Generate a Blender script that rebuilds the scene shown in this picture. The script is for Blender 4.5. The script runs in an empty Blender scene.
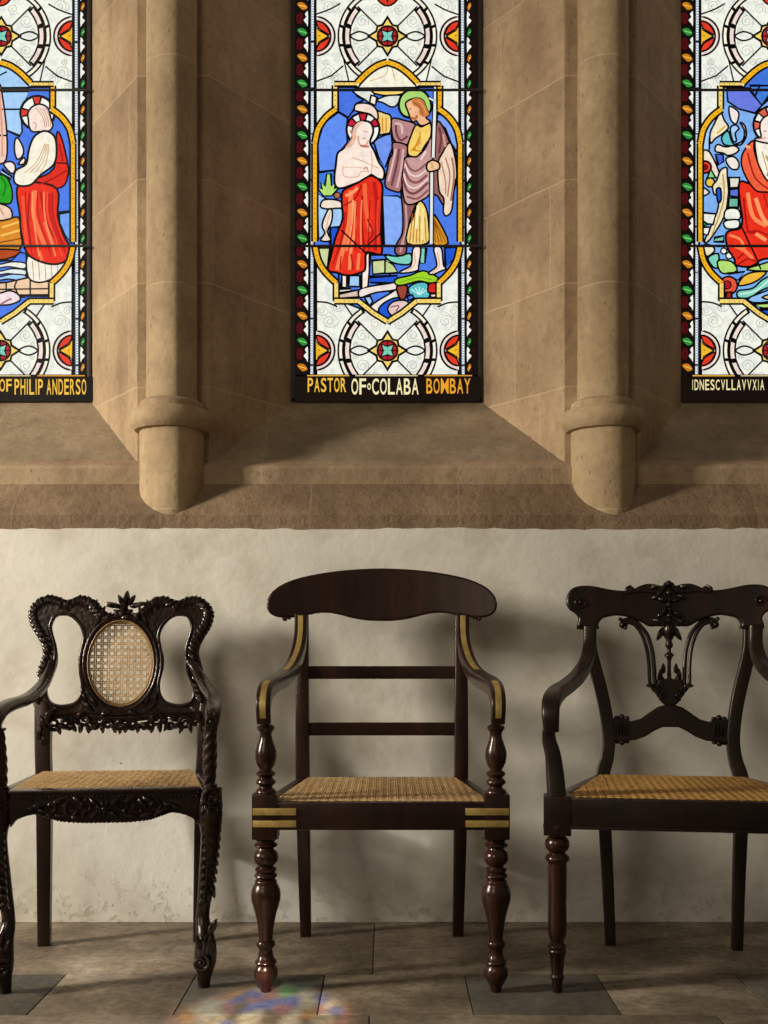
import bpy, bmesh, math, random
from mathutils import Vector, Matrix
from mathutils.geometry import tessellate_polygon
random.seed(7)
PI = math.pi
SC = bpy.context.scene
COL = SC.collection

# ------------------------------------------------------------------ camera
FPX, PX0, HZ, CH = 1090.0, 387.0, 647.0, 0.79
cam = bpy.data.cameras.new('camera'); camo = bpy.data.objects.new('camera', cam); COL.objects.link(camo)
camo.location = (0, 0, CH); camo.rotation_euler = (PI/2, 0, 0)
cam.sensor_width = 36; cam.lens = FPX/1024*36
cam.shift_x = -(PX0-384)/1024; cam.shift_y = (HZ-512)/1024
SC.camera = camo
SC.view_settings.view_transform = 'Standard'
SC.view_settings.look = 'None'
SC.view_settings.gamma = 1
SC.view_settings.use_curve_mapping = False
SC.view_settings.exposure = 0.0

# ------------------------------------------------------------------ light
w = bpy.data.worlds.new('world'); SC.world = w; w.use_nodes = True
w.node_tree.nodes['Background'].inputs[0].default_value = (1.0, 0.86, 0.68, 1)
w.node_tree.nodes['Background'].inputs[1].default_value = 0.155

def aim(o, tgt):
    o.rotation_euler = (Vector(tgt)-o.location).to_track_quat('-Z', 'Y').to_euler()
def area(name, loc, tgt, sx, sy, power, col):
    l = bpy.data.lights.new(name, 'AREA'); l.shape = 'RECTANGLE'; l.size = sx; l.size_y = sy
    l.energy = power; l.color = col
    o = bpy.data.objects.new(name, l); COL.objects.link(o); o.location = loc; aim(o, tgt); return o
# daylight from the side window of the church, low and far to the left
kl = area('side_window_light', (-4.6, 1.35, 2.35), (-0.35, 3.0, 0.62), 0.5, 1.2, 92, (1.0, 0.93, 0.82))
kl.data.spread = math.radians(95)
# softer daylight from the nave windows behind the camera, to the left
area('nave_window_light', (-2.6, -2.6, 3.2), (0.2, 3.1, 1.0), 1.6, 2.2, 48, (1.0, 0.90, 0.76))

def spot(name, loc, tgt, deg, power, blend, nodes=None, size=0.02):
    l = bpy.data.lights.new(name, 'SPOT'); l.energy = power; l.spot_size = math.radians(deg); l.spot_blend = blend
    l.shadow_soft_size = size
    o = bpy.data.objects.new(name, l); COL.objects.link(o); o.location = loc; aim(o, tgt)
    if nodes: nodes(l)
    return o
def glass_gobo(l):
    l.use_nodes = True; nt = l.node_tree; N = nt.nodes; L = nt.links
    em = N['Emission']
    tc = N.new('ShaderNodeTexCoord')
    vo = N.new('ShaderNodeTexVoronoi'); vo.inputs['Scale'].default_value = 90
    nz = N.new('ShaderNodeTexNoise'); nz.inputs['Scale'].default_value = 30
    mp = N.new('ShaderNodeMapping'); mp.inputs['Scale'].default_value = (1.5, 1.3, 1)
    L.new(tc.outputs['Normal'], mp.inputs[0]); L.new(mp.outputs[0], vo.inputs[0]); L.new(mp.outputs[0], nz.inputs[0])
    sep = N.new('ShaderNodeSeparateColor'); L.new(vo.outputs['Color'], sep.inputs[0])
    cr = N.new('ShaderNodeValToRGB'); cr.color_ramp.interpolation = 'CONSTANT'
    e = cr.color_ramp.elements
    e[0].position = 0; e[0].color = (.2, .3, 1, 1); e[1].position = .2; e[1].color = (1, .95, .75, 1)
    for p, c in ((.38, (.2, .16, .12, 1)), (.52, (1, .55, .2, 1)), (.62, (.35, .8, .4, 1)), (.72, (1, .97, .9, 1)), (.86, (.75, .35, .4, 1))):
        q = e.new(p); q.color = c
    L.new(sep.outputs[0], cr.inputs[0]); L.new(cr.outputs[0], em.inputs['Color'])
# sunlight filtered by a coloured window behind the camera: the dabs of colour on the flagstones
spot('coloured_window_sunbeam', (-0.45, -1.6, 3.3), (-0.27, 2.235, 0.0), 5.0, 4300, 0.5, glass_gobo, .012)

# two narrow shafts of plain daylight that slip between the piers on the left
spot('daylight_shaft_floor', (-4.4, 1.75, 1.9), (-0.62, 2.74, 0.0), 5.0, 800, .9, None, .05)
spot('daylight_shaft_wall', (-4.4, 1.2, 1.9), (-0.60, 3.13, 0.22), 5.2, 420, .8, None, .05)
spot('daylight_shaft_low', (-4.4, 1.2, 2.0), (0.14, 3.13, 0.24), 3.6, 330, .9, None, .05)

# ------------------------------------------------------------------ helpers
def lin(h):
    if isinstance(h, str):
        h = h.lstrip('#'); h = [int(h[i:i+2], 16)/255 for i in (0, 2, 4)]
    return tuple(c/12.92 if c <= .04045 else ((c+.055)/1.055)**2.4 for c in h)+(1,)

def un(px, py, D):                        # point at distance D seen at a place in the photograph
    return Vector(((px-PX0)*D/FPX, D, CH+(HZ-py)*D/FPX))

class MB:
    def __init__(s): s.v = []; s.f = []; s.m = []; s.c = []
    def add(s, vf, M=None, mat=0, col=None):
        n = len(s.v)
        for p in vf[0]: s.v.append(M @ Vector(p) if M is not None else Vector(p))
        for f in vf[1]: s.f.append([i+n for i in f]); s.m.append(mat); s.c.append(col)
        return s
    def build(s, name, mats, parent=None, ang=40, y=None):
        me = bpy.data.meshes.new(name); me.from_pydata(s.v, [], s.f)
        if not isinstance(mats, (list, tuple)): mats = [mats]
        for m in mats: me.materials.append(m)
        me.polygons.foreach_set('material_index', s.m)
        if any(c is not None for c in s.c):
            a = me.color_attributes.new('Col', 'FLOAT_COLOR', 'CORNER')
            arr = []
            for f, c in zip(s.f, s.c): arr += list(c or (1, 1, 1, 1))*len(f)
            a.data.foreach_set('color', arr)
        me.validate(); me.update()
        if ang:
            me.polygons.foreach_set('use_smooth', [True]*len(me.polygons))
            me.set_sharp_from_angle(angle=math.radians(ang))
        o = bpy.data.objects.new(name, me); COL.objects.link(o)
        if parent: o.parent = parent
        return o

def box(x0, x1, y0, y1, z0, z1, bev=.002):
    bm = bmesh.new(); bmesh.ops.create_cube(bm, size=1)
    for v in bm.verts:
        v.co = Vector(((x0+x1)/2+v.co.x*(x1-x0), (y0+y1)/2+v.co.y*(y1-y0), (z0+z1)/2+v.co.z*(z1-z0)))
    if bev: bmesh.ops.bevel(bm, geom=bm.edges[:], offset=bev, segments=2, affect='EDGES', profile=.6)
    bm.verts.index_update()
    r = ([v.co.copy() for v in bm.verts], [[v.index for v in f.verts] for f in bm.faces]); bm.free(); return r

def lathe(prof, cx=0, cy=0, n=28):        # prof: list of (z, r)
    V, F = [], []
    for z, r in prof:
        for k in range(n):
            a = 2*PI*k/n; V.append((cx+r*math.cos(a), cy+r*math.sin(a), z))
    for i in range(len(prof)-1):
        for k in range(n):
            a, b = i*n+k, i*n+(k+1) % n; F.append((a, b, b+n, a+n))
    F.append(list(range(n))[::-1]); F.append([len(V)-n+k for k in range(n)])
    return V, F

def cr(pts, sub=6, closed=False):         # Catmull-Rom
    P = [Vector(p) for p in pts]; n = len(P); out = []
    rng = range(n if closed else n-1)
    for i in rng:
        if closed: a, b, c, d = P[(i-1) % n], P[i], P[(i+1) % n], P[(i+2) % n]
        else: a, b, c, d = P[max(i-1, 0)], P[i], P[i+1], P[min(i+2, n-1)]
        for k in range(sub):
            t = k/sub
            out.append(.5*((2*b)+(c-a)*t+(2*a-5*b+4*c-d)*t*t+(3*b-3*c+d-a)*t**3))
    if not closed: out.append(P[-1])
    return out

def sweep(path, w, t, lat=(1, 0, 0), n=4, sub=6, closed=False, rnd=.35, smooth=True):
    """path: 3D points; w lateral width and t thickness (numbers or lists); section a rounded rectangle or ellipse"""
    m = len(path)
    W = w if isinstance(w, (list, tuple)) else [w]*m
    T = t if isinstance(t, (list, tuple)) else [t]*m
    P = cr(path, sub, closed) if smooth else [Vector(p) for p in path]
    if not smooth: sub = 1
    WW = cr([(a, b, 0) for a, b in zip(W, T)], sub, closed) if smooth else [Vector((a, b, 0)) for a, b in zip(W, T)]
    if n == 4:
        c = []
        for sx, sy, a0 in ((1, 1, 0), (-1, 1, 90), (-1, -1, 180), (1, -1, 270)):
            for k in range(4):
                a = math.radians(a0+30*k); c.append((sx*(1-rnd)*.5+rnd*.5*math.cos(a), sy*(1-rnd)*.5+rnd*.5*math.sin(a)))
    else:
        c = [(.5*math.cos(2*PI*k/n), .5*math.sin(2*PI*k/n)) for k in range(n)]
    V, F = [], []; q = len(c); N = len(P); L0 = Vector(lat).normalized()
    for i, p in enumerate(P):
        if closed: d = P[(i+1) % N]-P[i-1]
        else: d = P[min(i+1, N-1)]-P[max(i-1, 0)]
        if d.length < 1e-9: d = Vector((0, 0, 1))
        d.normalize(); L = (L0-d*L0.dot(d))
        if L.length < .05: L = d.orthogonal()
        L.normalize(); B = d.cross(L)
        for a, b in c: V.append(p+L*a*WW[i].x+B*b*WW[i].y)
    for i in range(N if closed else N-1):
        j = (i+1) % N
        for k in range(q): F.append((i*q+k, i*q+(k+1) % q, j*q+(k+1) % q, j*q+k))
    if not closed: F.append(list(range(q))[::-1]); F.append([(N-1)*q+k for k in range(q)])
    return V, F

def tube(path, r, n=8, sub=6, closed=False, lat=(0, 1, 0)):
    R = [x*2 for x in r] if isinstance(r, (list, tuple)) else r*2
    return sweep(path, R, R, lat, n, sub, closed)

def plate(splines, th, bev, bulge=None):
    """flat shape with holes in the xz plane; centre of thickness at y=0"""
    cu = bpy.data.curves.new('tmp', 'CURVE'); cu.dimensions = '2D'; cu.fill_mode = 'BOTH'
    for pts in splines:
        s = cu.splines.new('POLY'); s.points.add(len(pts)-1)
        for q, p in zip(s.points, pts): q.co = (p[0], p[1], 0, 1)
        s.use_cyclic_u = True
    cu.extrude = th/2-bev; cu.bevel_depth = bev; cu.bevel_resolution = 3; cu.offset = -bev
    o = bpy.data.objects.new('tmp', cu); COL.objects.link(o)
    dg = bpy.context.evaluated_depsgraph_get(); dg.update()
    me = bpy.data.meshes.new_from_object(o.evaluated_get(dg))
    if bulge:
        bm = bmesh.new(); bm.from_mesh(me)
        for ax in (0, 1):
            lo = min(v.co[ax] for v in bm.verts); hi = max(v.co[ax] for v in bm.verts); k = 1
            while lo+k*.025 < hi:
                no = Vector((ax == 0, ax == 1, 0)); bmesh.ops.bisect_plane(bm, geom=bm.verts[:]+bm.edges[:]+bm.faces[:], plane_co=no*(lo+k*.025), plane_no=no); k += 1
        bm.to_mesh(me); bm.free()
    V = [Vector((v.co.x, -v.co.z, v.co.y)) for v in me.vertices]; F = [list(p.vertices) for p in me.polygons]
    bpy.data.objects.remove(o); bpy.data.curves.remove(cu); bpy.data.meshes.remove(me)
    if bulge: V = [bulge(v) for v in V]
    return V, F

def lump(p, d, nrm, L, W, H, nu=7, nv=5, tip=.0):
    """a carved leaf: mound of length L along d, width W, height H along nrm"""
    p = Vector(p); d = Vector(d).normalized(); nrm = Vector(nrm).normalized(); s = d.cross(nrm).normalized()
    V, F = [], []
    for i in range(nu):
        u = i/(nu-1); ww = (math.sin(PI*min(1, max(0, u))**.7)**.6)*W/2 if 0 < i < nu-1 else .0003
        for j in range(nv):
            a = j/(nv-1)*2-1
            h = (1-a*a)*(.35+.65*math.sin(PI*u))*H*(1-.25*(abs(a) < .2)) if 0 < i < nu-1 else 0
            V.append(p+d*(u-.5)*L+s*a*ww+nrm*(h+tip*u*u))
    for i in range(nu-1):
        for j in range(nv-1):
            a = i*nv+j; F.append((a, a+1, a+nv+1, a+nv))
    n = len(V)
    for i in range(nu):                      # back face closes the leaf
        V.append(p+d*(i/(nu-1)-.5)*L+nrm*(-.002+tip*(i/(nu-1))**2))
    for i in range(nu-1):
        F.append((i*nv, (i+1)*nv, n+i+1, n+i)); F.append(((i+1)*nv+nv-1, i*nv+nv-1, n+i, n+i+1))
    return V, F

def ball(p, r, sx=1, sy=1, sz=1, n=10):
    V, F = lathe([(math.cos(PI*(1-k/7))*r*sz, max(.0002, math.sin(PI*k/7)*r)) for k in range(8)], n=n)
    return [Vector((v[0]*sx+p[0], v[1]*sy+p[1], v[2]+p[2])) for v in V], F

def spiral(c, r0, turns, r1, tubr, start=0, cw=1, nrm='y', n=7):
    """volute in the xz plane"""
    pts = []; R = []
    m = int(turns*10)
    for i in range(m+1):
        u = i/m; a = start+cw*2*PI*turns*u; r = r0*(1-u)+r1*u
        pts.append((c[0]+r*math.cos(a), c[1], c[2]+r*math.sin(a))); R.append(tubr*(1-.45*u))
    V, F = tube(pts, R, n=n, sub=2)
    return V, F

# ------------------------------------------------------------------ materials
def mat(name):
    m = bpy.data.materials.new(name); m.use_nodes = True; return m, m.node_tree.nodes, m.node_tree.links, m.node_tree.nodes['Principled BSDF']
def noise(N, L, coord, scale, detail=4, rough=.55, sc=None):
    n = N.new('ShaderNodeTexNoise'); n.inputs['Scale'].default_value = scale; n.inputs['Detail'].default_value = detail
    n.inputs['Roughness'].default_value = rough
    if sc:
        mp = N.new('ShaderNodeMapping'); mp.inputs['Scale'].default_value = sc; L.new(coord, mp.inputs[0]); coord = mp.outputs[0]
    L.new(coord, n.inputs[0]); return n.outputs[0]
def ramp(N, L, fac, stops):
    r = N.new('ShaderNodeValToRGB'); e = r.color_ramp.elements
    while len(e) < len(stops): e.new(.5)
    for q, (p, c) in zip(e, stops): q.position = p; q.color = c if len(c) == 4 else tuple(c)+(1,)
    L.new(fac, r.inputs[0]); return r.outputs[0]
def mix(N, L, fac, a, b, mode='MIX'):
    m = N.new('ShaderNodeMix'); m.data_type = 'RGBA'; m.blend_type = mode
    for s, v in ((0, fac), (6, a), (7, b)):
        if isinstance(v, (int, float)): m.inputs[s].default_value = v
        elif isinstance(v, tuple): m.inputs[s].default_value = v
        else: L.new(v, m.inputs[s])
    return m.outputs[2]
def bump(N, L, B, h, strength=.3, dist=.01):
    b = N.new('ShaderNodeBump'); b.inputs['Strength'].default_value = strength; b.inputs['Distance'].default_value = dist
    L.new(h, b.inputs['Height']); L.new(b.outputs[0], B.inputs['Normal'])
def mathn(N, L, op, a, b=None):
    m = N.new('ShaderNodeMath'); m.operation = op
    for i, v in enumerate((a, b)):
        if v is None: continue
        if isinstance(v, (int, float)): m.inputs[i].default_value = v
        else: L.new(v, m.inputs[i])
    return m.outputs[0]

def stone(name, c0, c1, c2, axis=2, off=0., period=.31, joint=.5, lighter=True, bs=.5):
    m, N, L, B = mat(name)
    g = N.new('ShaderNodeNewGeometry'); co = g.outputs['Position']
    n1 = noise(N, L, co, 3.5, 5, .6); n2 = noise(N, L, co, 38, 6, .65); n3 = noise(N, L, co, 9, 4, .6, (1, 1, .35))
    base = ramp(N, L, n1, [(.25, c0), (.5, c1), (.75, c2)])
    base = mix(N, L, .5, base, ramp(N, L, n3, [(.35, (.62, .55, .48)), (.6, (1, 1, 1))]), 'MULTIPLY')
    base = mix(N, L, .45, base, ramp(N, L, n2, [(.3, (.55, .5, .45)), (.55, (1, 1, 1))]), 'MULTIPLY')
    sp = N.new('ShaderNodeSeparateXYZ'); L.new(co, sp.inputs[0])
    v = mathn(N, L, 'ADD', sp.outputs[axis], -off+100*period)
    wob = noise(N, L, co, 14, 3)
    v = mathn(N, L, 'ADD', v, mathn(N, L, 'MULTIPLY', wob, .008))
    fr = mathn(N, L, 'FRACT', mathn(N, L, 'DIVIDE', v, period))
    j = mathn(N, L, 'LESS_THAN', fr, .0042/period)
    # every course has a slightly different tone
    cell = mathn(N, L, 'FLOOR', mathn(N, L, 'DIVIDE', v, period))
    wn = N.new('ShaderNodeTexWhiteNoise'); wn.noise_dimensions = '1D'; L.new(cell, wn.inputs['W'])
    base = mix(N, L, .45, base, ramp(N, L, wn.outputs[0], [(0, (.72, .68, .64)), (1, (1.1, 1.07, 1.02))]), 'MULTIPLY')
    if name == 'splay_stone':
        v3 = mathn(N, L, 'ADD', sp.outputs[0], mathn(N, L, 'ADD', mathn(N, L, 'MULTIPLY', wn.outputs[0], .3), mathn(N, L, 'MULTIPLY', wob, .006)))
        f3 = mathn(N, L, 'FRACT', mathn(N, L, 'DIVIDE', mathn(N, L, 'ADD', v3, 30), .17))
        j = mathn(N, L, 'MAXIMUM', j, mathn(N, L, 'MULTIPLY', mathn(N, L, 'LESS_THAN', f3, .016), .6))
    jc = c2 if lighter else tuple(x*.3 for x in c0[:3])+(1,)
    base = mix(N, L, mathn(N, L, 'MULTIPLY', j, joint), base, jc)
    # small pits
    vo = N.new('ShaderNodeTexVoronoi'); vo.inputs['Scale'].default_value = 34; mp = N.new('ShaderNodeMapping'); mp.inputs['Scale'].default_value = (1, 1, .45); L.new(co, mp.inputs[0]); L.new(mp.outputs[0], vo.inputs[0])
    pit = ramp(N, L, vo.outputs['Distance'], [(.06, (.3, .26, .22)), (.13, (1, 1, 1))])
    base = mix(N, L, .55, base, pit, 'MULTIPLY')
    L.new(base, B.inputs['Base Color']); B.inputs['Roughness'].default_value = .85
    h = mathn(N, L, 'ADD', n2, mathn(N, L, 'MULTIPLY', n1, 1.5)); bump(N, L, B, h, bs, .006)
    return m
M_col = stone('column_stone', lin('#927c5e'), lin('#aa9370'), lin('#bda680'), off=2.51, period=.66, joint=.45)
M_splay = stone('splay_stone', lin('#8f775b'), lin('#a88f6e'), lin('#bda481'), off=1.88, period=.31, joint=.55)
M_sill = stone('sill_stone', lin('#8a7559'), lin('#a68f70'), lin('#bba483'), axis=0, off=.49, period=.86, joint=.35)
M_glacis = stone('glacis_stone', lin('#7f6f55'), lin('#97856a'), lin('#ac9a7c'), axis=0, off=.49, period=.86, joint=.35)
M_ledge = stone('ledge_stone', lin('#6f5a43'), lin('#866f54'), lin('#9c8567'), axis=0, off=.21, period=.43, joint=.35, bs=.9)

def plaster():
    m, N, L, B = mat('limewashed_plaster')
    g = N.new('ShaderNodeNewGeometry'); co = g.outputs['Position']
    n1 = noise(N, L, co, 1.6, 5, .6); n2 = noise(N, L, co, 6, 6, .6); n3 = noise(N, L, co, 60, 5)
    base = ramp(N, L, n1, [(.3, lin('#c6c0b2')), (.55, lin('#d8d2c3')), (.72, lin('#e2dccf'))])
    base = mix(N, L, .45, base, ramp(N, L, n2, [(.3, lin('#c4baa6')), (.5, (1, 1, 1, 1))]), 'MULTIPLY')
    # flaking near the floor
    sp = N.new('ShaderNodeSeparateXYZ'); L.new(co, sp.inputs[0])
    low = ramp(N, L, sp.outputs[2], [(.02, (1, 1, 1)), (.17, (0, 0, 0))])
    crk = ramp(N, L, noise(N, L, co, 26, 8, .7), [(.40, (1, 1, 1)), (.46, (0, 0, 0))])
    f = mix(N, L, 1.0, low, crk, 'MULTIPLY')
    base = mix(N, L, mathn(N, L, 'MULTIPLY', f, .38), base, lin('#978b76'))
    vo = N.new('ShaderNodeTexVoronoi'); vo.inputs['Scale'].default_value = 4.5; L.new(co, vo.inputs[0])
    spk = ramp(N, L, vo.outputs['Distance'], [(.014, lin('#5b4a38')), (.024, (1, 1, 1, 1))])
    base = mix(N, L, .6, base, spk, 'MULTIPLY')
    L.new(base, B.inputs['Base Color']); B.inputs['Roughness'].default_value = .8
    h = mathn(N, L, 'ADD', mathn(N, L, 'MULTIPLY', n2, 1.5), mathn(N, L, 'MULTIPLY', n3, .15))
    sc = N.new('ShaderNodeSeparateColor'); L.new(f, sc.inputs[0])
    h = mathn(N, L, 'SUBTRACT', h, mathn(N, L, 'MULTIPLY', sc.outputs[0], .35))
    bump(N, L, B, h, .55, .006)
    return m
M_plaster = plaster()

def flag(name, c0, c1, c2):
    m, N, L, B = mat(name)
    g = N.new('ShaderNodeNewGeometry'); co = g.outputs['Position']
    n1 = noise(N, L, co, 5, 6, .65); n2 = noise(N, L, co, 45, 6, .7); n3 = noise(N, L, co, 1.7, 3)
    base = ramp(N, L, n1, [(.3, c0), (.5, c1), (.7, c2)])
    base = mix(N, L, .6, base, ramp(N, L, n2, [(.36, (.4, .37, .33)), (.58, (1, 1, 1))]), 'MULTIPLY')
    base = mix(N, L, .5, base, ramp(N, L, n3, [(.35, (.7, .64, .55)), (.6, (1, 1, 1))]), 'MULTIPLY')
    L.new(base, B.inputs['Base Color']); L.new(ramp(N, L, n2, [(.3, (.75,)*3), (.7, (.5,)*3)]), B.inputs['Roughness'])
    bump(N, L, B, mathn(N, L, 'ADD', n1, mathn(N, L, 'MULTIPLY', n2, .35)), .5, .008)
    return m
M_flag = flag('sandstone_flags', lin('#54493a'), lin('#7a6c59'), lin('#a39580'))
M_flagd = flag('slate_flags', lin('#454239'), lin('#565147'), lin('#6b6557'))
M_grout, _, _, B = mat('floor_grout'); B.inputs['Base Color'].default_value = lin('#4a4034'); B.inputs['Roughness'].default_value = .9

def wood(name, c0, c1, c2, rough=.32, carve=0, grain=(1, 1, .12)):
    m, N, L, B = mat(name)
    tc = N.new('ShaderNodeTexCoord'); co = tc.outputs['Object']
    n1 = noise(N, L, co, 26, 5, .6, grain); n2 = noise(N, L, co, 5, 4)
    base = ramp(N, L, n1, [(.32, c0), (.55, c1), (.75, c2)])
    base = mix(N, L, .5, base, ramp(N, L, n2, [(.3, (.5, .5, .5)), (.65, (1, 1, 1))]), 'MULTIPLY')
    L.new(base, B.inputs['Base Color']); L.new(ramp(N, L, n2, [(.3, (rough*.8,)*3), (.7, (rough*1.3,)*3)]), B.inputs['Roughness'])
    B.inputs['Specular IOR Level'].default_value = .38; B.inputs['Specular Tint'].default_value = (1, .86, .74, 1); B.inputs['Coat Weight'].default_value = .12; B.inputs['Coat Roughness'].default_value = .2
    h = n1
    if carve:
        vo = N.new('ShaderNodeTexVoronoi'); vo.feature = 'SMOOTH_F1'; vo.inputs['Scale'].default_value = 95; L.new(co, vo.inputs[0])
        h = mathn(N, L, 'ADD', mathn(N, L, 'MULTIPLY', vo.outputs['Distance'], carve), mathn(N, L, 'MULTIPLY', n1, .2))
        bump(N, L, B, h, .7, .004)
    else: bump(N, L, B, h, .12, .002)
    return m
M_ros = wood('dark_rosewood', lin('#150906'), lin('#25110a'), lin('#381b10'))
M_turn = wood('reddish_turned_rosewood', lin('#1a0b07'), lin('#2e160d'), lin('#432214'), .24)
M_ebon = wood('carved_ebony', lin('#0f0705'), lin('#1e0f0a'), lin('#321a11'), .26, carve=.3)
M_ebsm = wood('smooth_ebony', lin('#0f0705'), lin('#1e0f0a'), lin('#321a11'), .28)
M_blk = wood('near_black_hardwood', lin('#0d0604'), lin('#180c07'), lin('#29140b'), .34)
m, N, L, B = mat('aged_brass'); M_brass = m
B.inputs['Metallic'].default_value = .75; B.inputs['Roughness'].default_value = .45
tc = N.new('ShaderNodeTexCoord')
L.new(ramp(N, L, noise(N, L, tc.outputs['Object'], 40, 4), [(.3, lin('#a88c4a')), (.6, lin('#cbae68'))]), B.inputs['Base Color'])

def canemat(name, c0, c1):
    m, N, L, B = mat(name); tc = N.new('ShaderNodeTexCoord')
    L.new(ramp(N, L, noise(N, L, tc.outputs['Object'], 60, 3), [(.3, c0), (.7, c1)]), B.inputs['Base Color'])
    B.inputs['Roughness'].default_value = .5; return m
M_cane = canemat('woven_cane', lin('#b08a58'), lin('#dcb882'))
M_canep = canemat('aged_cane', lin('#b39262'), lin('#d8bb8c'))
M_caneb = canemat('cane_edging', lin('#80603a'), lin('#a4804f'))
M_caneg = canemat('golden_cane', lin('#a87a3a'), lin('#dcae60'))

m, N, L, B = mat('lead_came'); M_lead = m
B.inputs['Base Color'].default_value = lin('#11100f'); B.inputs['Roughness'].default_value = .7; B.inputs['Specular IOR Level'].default_value = .2
m, N, L, B = mat('dark_edge_glass'); M_dark = m
B.inputs['Base Color'].default_value = lin('#0e0b09'); B.inputs['Roughness'].default_value = .7; B.inputs['Specular IOR Level'].default_value = .2
m, N, L, B = mat('iron_saddle_bar'); M_iron = m
B.inputs['Base Color'].default_value = lin('#2b2520'); B.inputs['Roughness'].default_value = .6

def glassmat(name, cloud, strength):
    m, N, L, B = mat(name)
    at = N.new('ShaderNodeAttribute'); at.attribute_name = 'Col'
    g = N.new('ShaderNodeNewGeometry')
    n = noise(N, L, g.outputs['Position'], 45, 4, .6); n2 = noise(N, L, g.outputs['Position'], 260, 3, .6)
    c = mix(N, L, cloud, at.outputs['Color'], ramp(N, L, n, [(.3, (.66, .70, .78)), (.62, (1.1, 1.08, 1.04))]), 'MULTIPLY')
    c = mix(N, L, cloud*.6, c, ramp(N, L, n2, [(.3, (.7, .7, .68)), (.5, (1, 1, 1))]), 'MULTIPLY')
    L.new(c, B.inputs['Emission Color']); B.inputs['Emission Strength'].default_value = strength
    L.new(mix(N, L, 1., c, (.05, .05, .05, 1), 'MULTIPLY'), B.inputs['Base Color']); B.inputs['Roughness'].default_value = .5; B.inputs['Specular IOR Level'].default_value = .15
    return m
M_glass = glassmat('lit_pot_metal_glass', .6, 1.06)
M_paint = glassmat('painted_lit_glass', .15, 1.04)

def structure(o): o['kind'] = 'structure'; return o

# ------------------------------------------------------------------ the wall, sill and splays
WY = 3.13; FRONT = 3.26; WIN = 3.57; PITCH = 1.278; MH = .11; WH = .33
ZTOP = 3.35; XL, XR = -2.6, 2.6
def prism(prof, x0, x1):                     # prof: (y,z) outline swept along x
    n = len(prof); V = [(x0, y, z) for y, z in prof]+[(x1, y, z) for y, z in prof]
    F = [(i, (i+1) % n, n+(i+1) % n, n+i) for i in range(n)]+[list(range(n))[::-1], list(range(n, 2*n))]
    return V, F
# plaster wall with a slightly uneven upper edge under the stone ledge
mb = MB(); nx = 220; zb = [0, .3, .6, .9, 1.08]
V = []; F = []
for i in range(nx+1):
    x = XL+(XR-XL)*i/nx
    e = 1.130+.0015*math.sin(x*7)+.001*math.sin(x*61+1)+random.uniform(-.0022, .0016)
    for z in zb+[e]: V.append((x, WY, z))
    V.append((x, WY+.06, e))
k = len(zb)+2
for i in range(nx):
    for j in range(k-1): a = i*k+j; F.append((a, a+k, a+k+1, a+1))
mb.add((V, F)); structure(mb.build('wall_back', M_plaster, ang=30))
# stone ledge: fascia then steep weathering
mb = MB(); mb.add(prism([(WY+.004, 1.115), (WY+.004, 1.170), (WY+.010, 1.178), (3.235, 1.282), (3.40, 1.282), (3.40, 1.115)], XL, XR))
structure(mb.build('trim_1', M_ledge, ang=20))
mb = MB(); mb.add(prism([(3.226, 1.27), (3.226, 1.318), (3.232, 1.328), (3.245, 1.335), (3.27, 1.35), (3.65, 1.40), (3.65, 1.27)], XL, XR))
structure(mb.build('trim_2', M_sill, ang=25))
# sloping glacis below every window
def glz(y): return 1.345+(y-3.265)*(1.592-1.345)/(WIN-3.265)
for wi in range(-1, 2):
    c = wi*PITCH
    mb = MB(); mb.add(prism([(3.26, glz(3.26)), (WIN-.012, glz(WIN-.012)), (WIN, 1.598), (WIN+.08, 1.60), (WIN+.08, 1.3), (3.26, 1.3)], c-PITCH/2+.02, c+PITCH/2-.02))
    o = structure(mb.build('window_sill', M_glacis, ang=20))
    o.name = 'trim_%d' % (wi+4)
# mullion piers with splayed jambs
for k, mi in enumerate((-1.5, -.5, .5, 1.5)):
    c = mi*PITCH
    pts = [(-WH, WIN), (-MH-.006, FRONT+.012), (-MH+.002, FRONT), (MH-.002, FRONT), (MH+.006, FRONT+.012), (WH, WIN), (WH, WIN+.10), (-WH, WIN+.10)]
    mb = MB(); n = len(pts)
    V = [(c+x, y, 1.30) for x, y in pts]+[(c+x, y, ZTOP) for x, y in pts]
    F = [(i, (i+1) % n, n+(i+1) % n, n+i) for i in range(n)]+[list(range(n))[::-1], list(range(n, 2*n))]
    mb.add((V, F)); structure(mb.build('trim_%d' % (8+k), M_splay, ang=20))

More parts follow.
